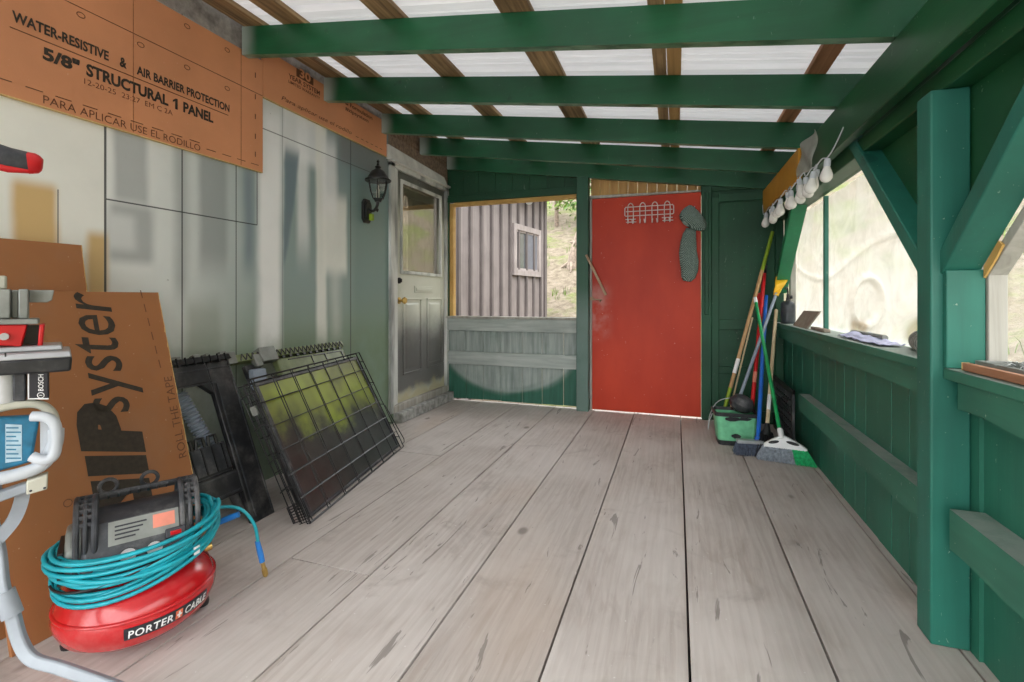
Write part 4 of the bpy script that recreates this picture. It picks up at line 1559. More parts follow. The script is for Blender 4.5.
m.build('power_cord', M['black2'], hose, smooth=80)
m = MB()
pt = cp(0.198 * math.cos(0.85), 0.166 * math.sin(0.85), 0.262)
m.obox(pt + AY * 0.010 + AX * 0.006, AX * 0.008 - AY * 0.006, Vector((0, 0, 0.012)), (AY + AX * 0.7) * 0.0012)
m.build('hose_tag', M['white'], hose)

# ------------------------------------------------------------------ mitre saw on its folding stand (cut by the picture edge)
SO = Vector((-1.55, 0.70, 0))
SX = Vector((0.468, 0.884, 0))
SY = Vector((-0.884, 0.468, 0))


def sw_(x, y, z):
    """point on the saw: x along its bench, y away from the viewer"""
    return SO + SX * (x * 0.70) + SY * y + Vector((0, 0, 1.05 + (z - 1.05) * (1 + 0.41 * max(0.0, x))))


def leg_pt(x, y, z):
    """point on the stand's splayed legs"""
    return SO + Vector((0.946, 0.3234, 0)) * x + Vector((-0.3234, 0.946, 0)) * y + Vector((0, 0, z))


def sbox(m, x0, x1, y0, y1, z0, z1):
    return m.hexa([sw_(x0, y0, z0), sw_(x1, y0, z0), sw_(x1, y1, z0), sw_(x0, y1, z0), sw_(x0, y0, z1), sw_(x1, y0, z1), sw_(x1, y1, z1), sw_(x0, y1, z1)])


saw = thing('mitre_saw', 'mitre saw with black and red handle standing on the grey folding stand', 'saw', sw_(-0.1, 0.1, 0.865))
m = MB()
m.hexa([sw_(-0.42, -0.02, 0.866), sw_(0.180, -0.02, 0.872), sw_(0.182, 0.17, 0.868), sw_(-0.42, 0.17, 0.862), sw_(-0.42, -0.02, 0.898), sw_(0.184, -0.02, 0.906), sw_(0.184, 0.17, 0.904), sw_(-0.42, 0.17, 0.898)])
m.build('base', M['black'], saw, bevel=0.006)
m = MB()
m.hexa([sw_(-0.42, -0.018, 0.898), sw_(0.182, -0.018, 0.906), sw_(0.182, 0.16, 0.906), sw_(-0.42, 0.16, 0.898), sw_(-0.42, -0.010, 0.912), sw_(0.178, -0.010, 0.920), sw_(0.178, 0.155, 0.920), sw_(-0.42, 0.155, 0.912)])
m.hexa([sw_(-0.42, 0.03, 0.912), sw_(0.158, 0.03, 0.920), sw_(0.158, 0.15, 0.920), sw_(-0.42, 0.15, 0.912), sw_(-0.42, 0.035, 0.926), sw_(0.155, 0.035, 0.932), sw_(0.155, 0.15, 0.932), sw_(-0.42, 0.15, 0.926)])
m.build('table', M['silver'], saw, bevel=0.003)
m = MB()
sbox(m, 0.011, 0.015, -0.013, -0.0105, 0.900, 0.916)
m.build('scale_mark', M['black2'], saw)
# red clamp block, open on its side
m = MB()
m.hexa([sw_(-0.10, 0.04, 0.940), sw_(0.048, 0.04, 0.926), sw_(0.048, 0.12, 0.926), sw_(-0.10, 0.12, 0.940), sw_(-0.10, 0.04, 0.982), sw_(0.064, 0.04, 0.982), sw_(0.064, 0.12, 0.982), sw_(-0.10, 0.12, 0.982)])
m.hexa([sw_(0.090, 0.04, 0.928), sw_(0.103, 0.04, 0.928), sw_(0.103, 0.12, 0.928), sw_(0.090, 0.12, 0.928), sw_(0.095, 0.04, 0.982), sw_(0.109, 0.04, 0.982), sw_(0.109, 0.12, 0.982), sw_(0.095, 0.12, 0.982)])
m.build('clamp_block', M['redplastic'], saw, bevel=0.003)
m = MB()
sbox(m, 0.05, 0.098, 0.085, 0.12, 0.930, 0.978)
m.build('clamp_slot', M['black2'], saw)
m = MB()
m.lathe([(0.009, 0), (0.009, 0.012), (0.0, 0.012)], sw_(0.006, 0.04, 0.952), -SY, n=10)
m.build('clamp_screw', M['silver'], saw)
m = MB()
sbox(m, -0.12, 0.093, 0.03, 0.13, 0.9825, 0.996)
m.build('fence_plate', M['alu'], saw, bevel=0.003)
m = MB()
sbox(m, -0.12, 0.020, 0.05, 0.10, 0.996, 1.070)
sbox(m, 0.040, 0.066, 0.05, 0.10, 0.996, 1.070)
sbox(m, 0.020, 0.040, 0.075, 0.10, 0.996, 1.068)
m.build('fence', M['alu'], saw, bevel=0.003)
m = MB()
m.prism([sw_(x, 0.085, z) for x, z in ((0.066, 1.036), (0.115, 1.036), (0.128, 1.042), (0.134, 1.068), (0.066, 1.068))], SY * 0.012)
m.build('sliding_fence', M['alu'], saw, bevel=0.002)
m = MB()
sbox(m, -0.05, 0.006, 0.10, 0.13, 1.07, 1.105)
m.build('dust_chute', M['cream'], saw, bevel=0.004)
m = MB()
m.tube([sw_(-0.30, 0.0, 1.435), sw_(-0.20, 0.0, 1.420), sw_(-0.08, 0.0, 1.402), sw_(0.02, 0.0, 1.384), sw_(0.070, 0.0, 1.376)], [0.030, 0.032, 0.032, 0.029, 0.026], 14)
m.build('handle', M['charcoal'], saw, smooth=60)
m = MB()
m.tube([sw_(0.066, 0.0, 1.3755), sw_(0.090, 0.0, 1.374), sw_(0.100, 0.0, 1.374), sw_(0.106, 0.0, 1.373)], [0.0275, 0.025, 0.019, 0.011], 14)
m.tube([sw_(-0.30, -0.008, 1.404), sw_(-0.08, -0.010, 1.376), sw_(0.02, -0.008, 1.362), sw_(0.080, -0.004, 1.358)], [0.010, 0.012, 0.012, 0.010], 10)
m.build('handle_tip', M['redplastic'], saw, smooth=50)
m = MB()
m.tube([sw_(-0.28, 0.02, 1.43), sw_(-0.36, 0.04, 1.36), sw_(-0.40, 0.08, 1.22), sw_(-0.40, 0.12, 1.05), sw_(-0.38, 0.13, 0.92)], [0.035, 0.06, 0.08, 0.06, 0.05], 12)
m.build('saw_arm', M['charcoal'], saw)

stand = thing('saw_stand', 'pale grey tubular folding saw stand at the left picture edge', 'saw stand', sw_(0, 0, 0))
m = MB()
sbox(m, 0.066, 0.121, -0.005, 0.06, 0.802, 0.872)
bb = m.build('bracket_box', M['label_dark'], stand, bevel=0.003)
m = MB()
for (a, b, c_, d) in ((0.068, 0.120, 0.868, 0.8705), (0.068, 0.120, 0.8025, 0.8055), (0.067, 0.0705, 0.803, 0.870)):
    sbox(m, a, b, -0.0062, -0.0045, c_, d)
m.build('label_border', M['white'], bb)
m = MB()
lettering(m, 'BOSCH', lambda a, b: sw_(0.107 - 0.014 * b, -0.0062, 0.823 + 0.040 * a), 0.01)
m.build('printed_lettering', M['white'], bb, smooth=0, recalc=False)
m = MB()
m.tube([sw_(0.100 + 0.0085 * math.cos(2 * math.pi * k / 18), -0.0060, 0.8125 + 0.0065 * math.sin(2 * math.pi * k / 18)) for k in range(18)], 0.0009, 5, closed=True)
sbox(m, 0.096, 0.104, -0.0066, -0.0055, 0.8120, 0.8132)
m.build('printed_emblem', M['white'], bb)
m = MB()
m.lathe([(0.030, 0), (0.030, 0.085), (0.0, 0.085)], sw_(0.010, 0.04, 0.790), n=20)
m.build('support_post', M['silver'], stand)
m = MB()
sbox(m, 0.028, 0.062, 0.01, 0.07, 0.795, 0.866)
m.build('bracket_block', M['charcoal'], stand, bevel=0.004)
# rounded frame plate
m = MB()
m.tube(smooth_path([sw_(-0.20, 0.02, 0.778), sw_(-0.05, 0.02, 0.776), sw_(0.04, 0.02, 0.786), sw_(0.095, 0.02, 0.786), sw_(0.128, 0.02, 0.765), sw_(0.138, 0.02, 0.73)]), 0.011, 8)
m.build('frame_strap', M['cream'], stand, smooth=80)
m = MB()
m.tube(smooth_path([sw_(-0.22, 0.0, 0.582), sw_(-0.05, 0.0, 0.606), sw_(0.05, 0.0, 0.622), sw_(0.105, 0.0, 0.645), sw_(0.135, 0.0, 0.69), sw_(0.140, 0.0, 0.73)]), 0.016, 10)
m.build('frame_tube', M['tubewhite'], stand, smooth=80)
m = MB()
m.tube(smooth_path([sw_(0.078, -0.02, 0.764), sw_(0.112, -0.03, 0.764), sw_(0.134, -0.035, 0.752), sw_(0.141, -0.035, 0.725), sw_(0.138, -0.035, 0.685), sw_(0.126, -0.035, 0.667), sw_(0.105, -0.03, 0.662), sw_(0.078, -0.02, 0.668)]), 0.0125, 10)
m.build('grab_handle', M['tubewhite'], stand, smooth=80)
m = MB()
m.hexa([sw_(-0.22, 0.0, 0.600), sw_(0.078, 0.0, 0.650), sw_(0.078, 0.03, 0.650), sw_(-0.22, 0.03, 0.600), sw_(-0.22, 0.0, 0.772), sw_(0.098, 0.0, 0.762), sw_(0.098, 0.03, 0.762), sw_(-0.22, 0.03, 0.772)])
pl = m.build('side_plate', M['bluelabel'], stand, bevel=0.006)
m = MB()
m.hexa([sw_(0.012, -0.0012, 0.648), sw_(0.052, -0.0012, 0.654), sw_(0.052, 0.0005, 0.654), sw_(0.012, 0.0005, 0.648), sw_(0.012, -0.0012, 0.742), sw_(0.052, -0.0012, 0.740), sw_(0.052, 0.0005, 0.740), sw_(0.012, 0.0005, 0.742)])
lb_ = m.build('instruction_label', M['palelabel'], pl)
m = MB()
for k in range(8):
    z = 0.658 + k * 0.0105
    sbox(m, 0.014, 0.050 - (k % 3) * 0.006, -0.0020, -0.0010, z, z + 0.003)
m.build('printed_lettering', M['bluelabel'], lb_)
m = MB()
m.hexa([sw_(0.098, 0.005, 0.655), sw_(0.126, 0.005, 0.67), sw_(0.126, 0.02, 0.67), sw_(0.098, 0.02, 0.655), sw_(0.098, 0.005, 0.762), sw_(0.126, 0.005, 0.755), sw_(0.126, 0.02, 0.755), sw_(0.098, 0.02, 0.762)])
m.build('frame_web', M['tubewhite'], stand)
m = MB()
m.hexa([sw_(-0.22, -0.015, 0.522), sw_(0.066, -0.015, 0.580), sw_(0.066, 0.015, 0.580), sw_(-0.22, 0.015, 0.522), sw_(-0.22, -0.015, 0.548), sw_(0.066, -0.015, 0.602), sw_(0.066, 0.015, 0.602), sw_(-0.22, 0.015, 0.548)])
m.build('extension_rail', M['tubegrey'], stand, bevel=0.003)
m = MB()
m.hexa([sw_(0.064, -0.018, 0.574), sw_(0.117, -0.018, 0.588), sw_(0.117, 0.018, 0.588), sw_(0.064, 0.018, 0.574), sw_(0.064, -0.018, 0.607), sw_(0.119, -0.018, 0.624), sw_(0.119, 0.018, 0.624), sw_(0.064, 0.018, 0.607)])
m.build('rail_cap', M['cream'], stand, bevel=0.003)
m = MB()
for z in (0.585, 0.592):
    m.lathe([(0.003, 0), (0.0, 0.002)], sw_(0.075 if z < 0.59 else 0.110, -0.018, z), -SY, n=8)
m.build('rivet', M['charcoal'], stand)
m = MB()
pp_ = smooth_path([sw_(0.056, 0.03, 0.585), sw_(0.047, 0.03, 0.54), sw_(0.030, 0.03, 0.50), sw_(0.0, 0.03, 0.462), sw_(-0.04, 0.03, 0.43)], 5)
for a, b in zip(pp_[:-1], pp_[1:]):
    m.bar(a, b + (b - a) * 0.1, 0.028, 0.010, SY)
m.build('brace_strut', M['tubegrey'], stand)


def square_tube(m, path, w):
    m.tube(path, w * 0.7, 4)




lp = smooth_path([leg_pt(-0.10, 0.04, 0.60), leg_pt(-0.03, 0.02, 0.44), leg_pt(0.005, 0.0, 0.345), leg_pt(0.028, 0.0, 0.285), leg_pt(0.052, -0.005, 0.222), leg_pt(0.088, -0.010, 0.180), leg_pt(0.150, -0.005, 0.155), leg_pt(0.262, 0.005, 0.105), leg_pt(0.44, 0.02, 0.020)], 6)
m = MB()
m.tube(lp, 0.0175, 4)
m.build('leg', M['tubegrey'], stand, bevel=0.004, smooth=40)
m = MB()
m.tube([leg_pt(0.008, 0.0, 0.335), leg_pt(0.030, 0.0, 0.278)], 0.0215, 8)
m.build('leg_collar', M['tubegrey'], stand, smooth=50)
m = MB()
m.tube(smooth_path([leg_pt(-0.10, 0.04, 0.60), leg_pt(-0.16, 0.00, 0.35), leg_pt(-0.20, -0.08, 0.14), leg_pt(-0.22, -0.12, 0.0165)], 6), 0.0165, 8)
m.build('leg', M['tubegrey'], stand, smooth=50)
m = MB()
m.tube(smooth_path([leg_pt(-0.24, 0.0, 0.60), leg_pt(-0.28, -0.10, 0.35), leg_pt(-0.30, -0.22, 0.14), leg_pt(-0.31, -0.30, 0.0165)], 6), 0.0165, 8)
m.build('leg', M['tubegrey'], stand, smooth=50)
m = MB()
sbox(m, -0.40, 0.0, 0.02, 0.06, 0.55, 0.60)
sbox(m, -0.40, -0.30, 0.02, 0.10, 0.60, 0.866)
m.build('stand_frame', M['tubegrey'], stand, bevel=0.004)

# ------------------------------------------------------------------ black plastic panels leaning on the wall
def lean_fn(foot_x, top_x, top_z, dy=0.0):
    u = Vector((top_x - foot_x, 0, top_z))
    n = Vector((top_z, 0, foot_x - top_x)).normalized()
    return lambda y, k, o=0.0: Vector((foot_x, y + dy * k, 0)) + u * k + n * o


def slab(m, P, y0, y1, k0, k1, o0, o1):
    return m.hexa([P(y0, k0, o0), P(y0, k0, o1), P(y1, k0, o1), P(y1, k0, o0), P(y0, k1, o0), P(y0, k1, o1), P(y1, k1, o1), P(y1, k1, o0)])


PA = lean_fn(-1.85, -2.15, 0.735)
pa = thing('plastic_rack', 'black plastic frame panel with a chamfered opening, beside the lettered board', 'plastic rack', (-1.85, 1.6, 0))
m = MB()
slab(m, PA, 1.715, 1.842, 0.0, 1.0, -0.03, 0.0)
slab(m, PA, 1.25, 1.715, 0.875, 1.0, -0.03, 0.0)
slab(m, PA, 1.25, 1.715, 0.20, 0.335, -0.03, 0.0)
m.prism([PA(1.715, 0.875, -0.03), PA(1.715, 0.80, -0.03), PA(1.655, 0.875, -0.03)], PA(0, 0, 0.03) - PA(0, 0, 0))
slab(m, PA, 1.25, 1.32, 0.0, 0.9, -0.03, 0.0)
m.build('frame', M['black'], pa, bevel=0.005)
m = MB()
for (a, b, k0, k1) in ((1.828, 1.834, 0.02, 0.98), (1.735, 1.741, 0.03, 0.86), (1.30, 1.735, 0.865, 0.873), (1.30, 1.835, 0.955, 0.963), (1.30, 1.71, 0.318, 0.325), (1.30, 1.71, 0.215, 0.222)):
    slab(m, PA, a, b, k0, k1, 0.0, 0.004)
m.build('moulded_rib', M['charcoal'], pa)
m = MB()
slab(m, PA, 1.44, 1.70, 0.335, 0.515, -0.028, -0.006)
vp = m.build('vent_panel', M['charcoal'], pa, bevel=0.006)
m = MB()
for k in range(5):
    y = 1.475 + k * 0.050
    slab(m, PA, y, y + 0.006, 0.345, 0.505, -0.006, -0.001)
slab(m, PA, 1.44, 1.70, 0.345, 0.356, -0.006, 0.0)
m.build('vent_rib', M['black2'], vp)
m = MB()
for k in range(3):
    m = MB()
    y = 1.50 + k * 0.06
    m.tube([PA(y, 0.505, -0.012), PA(y + 0.006, 0.565, -0.006), PA(y + 0.038, 0.565, -0.006), PA(y + 0.044, 0.505, -0.012)], 0.0075, 6)
    m.build('latch_loop', M['black2'], vp)
m = MB()
slab(m, PA, 1.25, 1.845, 1.0, 1.035, -0.035, 0.012)
tp = m.build('top_lip', M['black'], pa, bevel=0.003)
m = MB()
for k in range(14):
    y = 1.28 + k * 0.041
    m.add([PA(y, 1.0, 0.013), PA(y + 0.036, 1.0, 0.013), PA(y + 0.018, 1.034, 0.016)], [(0, 1, 2)])
    slab(m, PA, y, y + 0.004, 0.985, 1.04, 0.010, 0.018)
m.build('clip_tooth', M['black2'], tp)
for (y, w) in ((1.545, 0.05), (1.655, 0.035), (1.72, 0.018), (1.795, 0.035)):
    m = MB()
    slab(m, PA, y, y + w, 1.030, 1.052, -0.02, 0.010)
    m.build('clip', M['alu'], tp, bevel=0.002)
m = MB()
slab(m, PA, 1.835, 1.885, 0.965, 1.045, -0.012, 0.004)
m.build('clip', M['alu'], tp, bevel=0.002)

hs = thing('corrugated_duct', 'grey ribbed duct standing inside the opening of the black plastic panel', 'duct', (-2.0, 1.62, 0.2))
m = MB()
path, rad = [], []
a_, b_ = PA(1.700, 0.36, -0.075), PA(1.600, 0.86, -0.072)
for k in range(97):
    t = k / 96
    path.append(a_ + (b_ - a_) * t)
    rad.append(0.034 if (k % 4) < 2 else 0.027)
m.tube(path, rad, 16)
m.build('ribbed_body', M['greypole'], hs, smooth=40)
m = MB()
m.tube([a_ + (a_ - b_) * 0.55, a_ + (b_ - a_) * 0.01], 0.030, 14)
m.build('plain_end', M['charcoal'], hs, smooth=60)

PBf = lean_fn(-1.80, -2.185, 0.715)
pb = thing('plastic_rack', 'black plastic panel with an olive top face and clip rail, behind the wire crate', 'plastic rack', (-1.8, 2.3, 0))
m = MB()
slab(m, PBf, 1.955, 2.055, 0.0, 0.96, -0.03, 0.0)
slab(m, PBf, 1.955, 2.72, 0.0, 0.30, -0.03, 0.0)
slab(m, PBf, 2.64, 2.74, 0.0, 0.9, -0.03, 0.0)
m.build('frame', M['black'], pb, bevel=0.006)
m = MB()
slab(m, PBf, 2.16, 2.74, 0.72, 0.965, -0.03, 0.012)
tf = m.build('top_face', M['olive'], pb, bevel=0.006)
m = MB()
for (a, b) in ((2.24, 2.43), (2.45, 2.55), (2.57, 2.71)):
    slab(m, PBf, a, b, 0.945, 0.952, 0.012, 0.016)
    slab(m, PBf, b - 0.006, b, 0.87, 0.95, 0.012, 0.016)
m.build('moulded_rib', M['black'], tf)
m = MB()
slab(m, PBf, 1.90, 2.76, 0.985, 1.035, -0.035, 0.014)
rl = m.build('clip_rail', M['olive'], pb, bevel=0.003)
m = MB()
for k in range(24):
    y = 1.93 + k * 0.034
    m.bar(PBf(y, 0.99, 0.016), PBf(y + 0.018, 1.034, 0.016), 0.004, 0.006, (1, 0, 0))
    m.bar(PBf(y + 0.018, 1.034, 0.016), PBf(y + 0.032, 0.99, 0.016), 0.004, 0.006, (1, 0, 0))
for k in range(12):
    slab(m, PBf, 2.1 + k * 0.055, 2.12 + k * 0.055, 0.968, 0.986, 0.0, 0.012)
m.build('clip_tooth', M['black'], rl)
m = MB()
slab(m, PBf, 2.055, 2.165, 0.955, 1.06, -0.02, 0.030)
m.build('clip', M['alu'], rl, bevel=0.005)
m = MB()
slab(m, PBf, 2.010, 2.055, 0.93, 1.02, -0.01, 0.022)
m.build('clip', M['alu'], rl, bevel=0.005)
m = MB()
m.obox(PBf(1.985, 0.845, 0.02), (0.018, 0, 0.0), (0, 0.042, 0.0), (-0.020, 0.012, 0.05))
m.build('corner_latch', M['greypole'], pb, bevel=0.004)
m = MB()
for (y, w) in ((1.965, 0.006), (2.040, 0.006), (2.0, 0.004)):
    slab(m, PBf, y, y + w, 0.03, 0.90, 0.0, 0.006)
m.tube([PBf(1.94, 0.0, 0.03), PBf(1.93, 0.30, 0.03), PBf(1.96, 0.38, 0.025)], 0.011, 8)
m.build('moulded_rib', M['charcoal'], pb)

# ------------------------------------------------------------------ folded wire dog crate with its tray
CB = Vector((-1.60, 1.80, 0.004))
CE = Vector((-0.205, 1.135, 0))
CU = Vector((-0.270, -0.085, 0.665))
CN = CU.cross(CE).normalized()
if CN.x > 0:
    CN = -CN


def cr(s, t, o=0.0):
    return CB + CE * s * (1 - 0.06 * t) + CU * t + CN * o


crate = thing('wire_crate', 'folded black wire dog crate leaning on the plastic panels with its tray inside', 'dog crate', CB)


def wire_panel(name, o, s0=0.0, s1=1.0, shift=0.0, cols=7, t0=0.0, t1=1.0, rows=6):
    m = MB()
    m.tube([cr(s0, t0, o), cr(s1, t0, o), cr(s1, t1, o), cr(s0, t1, o)], 0.0036, 6, closed=True)
    for k in range(1, rows):
        t = t0 + (t1 - t0) * k / rows
        m.tube([cr(s0, t, o), cr(s1, t, o)], 0.0025, 5)
    for k in range(cols + (1 if shift else 0)):
        s = s0 + (s1 - s0) * (k + (0 if not shift else 0)) / cols + shift
        if s0 < s < s1:
            m.tube([cr(s, t0, o + 0.004), cr(s, t1, o + 0.004)], 0.0025, 5)
    return m.build(name, M['wire'], crate, smooth=60)


wire_panel('wire_panel', 0.0)
wire_panel('wire_panel', 0.016, 0.0, 0.985, 0.040)
m = MB()
m.hexa([cr(0.035, 0.02, 0.026), cr(0.985, 0.02, 0.026), cr(0.985, 0.02, 0.030), cr(0.035, 0.02, 0.030), cr(0.035, 0.97, 0.026), cr(0.985, 0.97, 0.026), cr(0.985, 0.97, 0.030), cr(0.035, 0.97, 0.030)])
tr = m.build('tray', M['tray'], crate, bevel=0.001)
m = MB()
for (s0, s1, t0, t1) in ((0.035, 0.985, 0.02, 0.045), (0.035, 0.985, 0.945, 0.97), (0.035, 0.055, 0.045, 0.945), (0.965, 0.985, 0.045, 0.945)):
    m.hexa([cr(s0, t0, 0.018), cr(s1, t0, 0.018), cr(s1, t0, 0.026), cr(s0, t0, 0.026), cr(s0, t1, 0.018), cr(s1, t1, 0.018), cr(s1, t1, 0.026), cr(s0, t1, 0.026)])
m.build('tray_rim', M['charcoal'], tr, bevel=0.003)
wire_panel('wire_panel', 0.042, 0.0, 0.97, 0.02, 8, 0.01, 0.98, 8)
wire_panel('wire_panel', 0.058, 0.01, 0.98, 0.05, 8, 0.0, 0.96, 8)
wire_panel('wire_panel', 0.074, 0.0, 0.97, 0.07, 8, 0.02, 0.98, 8)
for t in (0.90, 0.68, 0.45, 0.25, 0.1):
    m = MB()
    m.tube([cr(-0.004, t, -0.004), cr(-0.008, t + 0.02, 0.03), cr(-0.004, t, 0.08)], 0.0030, 6)
    m.build('corner_link', M['wire'], crate, smooth=60)
    m = MB()
    m.tube([cr(1.002, t, -0.004), cr(1.006, t + 0.02, 0.03), cr(0.99, t, 0.08)], 0.0030, 6)
    m.build('corner_link', M['wire'], crate, smooth=60)
m = MB()
m.tube([cr(-0.006, 0.0, 0.0), cr(-0.006, 0.15, 0.0)], 0.003, 6)
m.tube([cr(-0.006, 0.0, 0.075), cr(-0.006, 0.15, 0.075)], 0.003, 6)
for k in range(8):
    m.tube([cr(-0.006, 0.02 + k * 0.018, 0.0), cr(-0.006, 0.02 + k * 0.018, 0.075)], 0.0022, 5)
m.build('end_grid', M['wire'], crate, smooth=60)
m = MB()
m.obox(cr(-0.01, 0.80, 0.035), CE.normalized() * 0.006, CU.normalized() * 0.022, CN * 0.014)
m.build('slide_latch', M['alu'], crate, bevel=0.002)
m = MB()
m.tube([cr(1.0, 0.44, -0.006), cr(1.028, 0.06, -0.010), cr(1.03, 0.03, 0.0), cr(1.0, 0.03, 0.004)], 0.0030, 6)
m.build('door_bar', M['wire'], crate)

# ------------------------------------------------------------------ porch lantern
LN = Vector((-2.10, 3.06, 0))
ln = thing('wall_lantern', 'black porch lantern with clear glass on the left wall beside the entry door', 'lantern', (-2.23, 3.0, 1.70))
m = MB()
prof = [(0, -0.085), (0.03, -0.083), (0.048, -0.06), (0.052, 0.0), (0.048, 0.06), (0.03, 0.083), (0, 0.085)]
pts2 = [(y, z) for y, z in prof]
outl = [(-0.05, -0.06), (-0.028, -0.09), (0.028, -0.09), (0.05, -0.06), (0.05, 0.06), (0.028, 0.09), (-0.028, 0.09), (-0.05, 0.06)]
m.prism([(-2.2295, 3.085 + a, 1.70 + b) for a, b in outl], (0.020, 0, 0))
m.prism([(-2.2100, 3.085 + a * 0.7, 1.70 + b * 0.75) for a, b in outl], (0.014, 0, 0))
m.build('backplate', M['lantern'], ln, bevel=0.003)
m = MB()
m.tube(smooth_path([(-2.205, 3.085, 1.72), (-2.17, 3.080, 1.700), (-2.14, 3.07, 1.700), (-2.11, 3.062, 1.728), (-2.10, 3.06, 1.765)]), 0.011, 10)
m.lathe([(0.0, -0.03), (0.008, -0.022), (0.012, -0.008), (0.0, 0.004)], (-2.108, 3.062, 1.712), n=10)
m.build('arm', M['lantern'], ln, smooth=60)
m = MB()
m.lathe([(0.0, 1.755), (0.020, 1.757), (0.028, 1.775), (0.034, 1.782), (0.0, 1.782)], LN, n=6, sx=1.22, sy=1.22)
m.build('cage_base', M['lantern'], ln)
m = MB()
m.lathe([(0.0, 1.782), (0.030, 1.784), (0.046, 1.83), (0.055, 1.885), (0.056, 1.918)], LN, n=6, sx=1.22, sy=1.22)
m.build('lantern_glass', M['lampglass'], ln, smooth=0)
m = MB()
for k in range(6):
    a = 2 * math.pi * k / 6
    dx, dy = math.cos(a), math.sin(a)
    m.tube([(LN.x + dx * r * 1.22, LN.y + dy * r * 1.22, z) for r, z in ((0.032, 1.780), (0.048, 1.83), (0.057, 1.885), (0.058, 1.920))], 0.0042, 6)
m.build('cage_bar', M['lantern'], ln)
m = MB()
m.lathe([(0.078, 1.912), (0.080, 1.922), (0.066, 1.932), (0.058, 1.950), (0.040, 1.985), (0.018, 2.000), (0.014, 2.010), (0.020, 2.018), (0.010, 2.028), (0.006, 2.05), (0.010, 2.06), (0.0, 2.075)], LN, n=12, sx=1.22, sy=1.22)
m.build('cap', M['lantern'], ln)
m = MB()
m.lathe([(0.012, 1.782), (0.012, 1.85), (0.008, 1.855), (0.006, 1.875), (0.0, 1.888)], LN, n=12)
m.build('candle_bulb', M['cream'], ln)
m = MB()
m.obox((-2.185, 3.10, 1.655), (0.012, 0, 0), (0, 0.018, 0), (0, 0, 0.025))
m.build('sensor', M['limepaint'], ln, bevel=0.004)

# ------------------------------------------------------------------ things on the red door
rk = thing('hook_rack', 'pale wire coat hook rack fixed high on the red door', 'coat rack', (-0.225, 4.42, 1.80))
m = MB()
X0, X1, YR = -0.435, -0.02, 4.408
for z in (1.855, 1.815, 1.775):
    m.tube([(X0 + 0.01, YR, z), (X1 - 0.01, YR, z)], 0.0042, 6)
m.tube([(X0, YR, 1.80), (X0, YR, 1.845), (X0 + 0.012, YR, 1.858)], 0.0042, 6)
m.tube([(X0, YR, 1.80), (X0, YR, 1.782), (X0 + 0.012, YR, 1.772)], 0.0042, 6)
m.tube([(X1, YR, 1.80), (X1, YR, 1.845), (X1 - 0.012, YR, 1.858)], 0.0042, 6)
m.tube([(X1, YR, 1.80), (X1, YR, 1.782), (X1 - 0.012, YR, 1.772)], 0.0042, 6)
m.build('wire_frame', M['wirewhite'], rk, smooth=60)
for k in range(4):
    xc = -0.385 + k * 0.104
    m = MB()
    pts = smooth_path([(xc - 0.024, YR + 0.002, 1.71), (xc - 0.024, YR, 1.80), (xc - 0.022, YR, 1.865), (xc, YR, 1.888), (xc + 0.022, YR, 1.865), (xc + 0.024, YR, 1.80), (xc + 0.024, YR + 0.002, 1.71)], 4)
    m.tube(pts, 0.0042, 6)
    m.tube(smooth_path([(xc - 0.024, YR, 1.712), (xc - 0.020, YR - 0.035, 1.705), (xc - 0.016, YR - 0.055, 1.735)], 4), 0.0042, 6)
    m.tube(smooth_path([(xc + 0.024, YR, 1.712), (xc + 0.020, YR - 0.035, 1.705), (xc + 0.016, YR - 0.055, 1.735)], 4), 0.0042, 6)
    if k in (0, 3):
        m.tube([(xc - 0.045, YR - 0.002, 1.745), (xc + 0.045, YR - 0.002, 1.745)], 0.004, 6)
        m.tube([(xc - 0.040, YR - 0.002, 1.72), (xc + 0.050, YR - 0.002, 1.72)], 0.004, 6)
    m.build('hook', M['wirewhite'], rk, smooth=60)

kn = thing('knit_cap', 'grey-green knitted stocking cap hanging at the top corner of the red door', 'knit cap', (0.13, 4.40, 1.85))


def loft(m, secs, n=24):
    """secs: centre, half width along x, half depth along y, roll"""
    vs_ = []
    for (c_, w, d, roll) in secs:
        for k in range(n):
            a = 2 * math.pi * k / n
            fold = 1 + 0.05 * math.sin(5 * a + c_[2] * 30) + 0.03 * math.sin(9 * a - c_[2] * 50)
            x_ = w * math.cos(a) * fold
            z_ = 0
            y_ = d * math.sin(a) * fold
            vs_.append((c_[0] + x_ * math.cos(roll), c_[1] + y_, c_[2] + x_ * math.sin(roll)))
    fs_ = [(i * n + k, i * n + (k + 1) % n, (i + 1) * n + (k + 1) % n, (i + 1) * n + k) for i in range(len(secs) - 1) for k in range(n)]
    fs_.append(tuple(reversed(range(n))))
    fs_.append(tuple((len(secs) - 1) * n + k for k in range(n)))
    m.add(vs_, fs_)


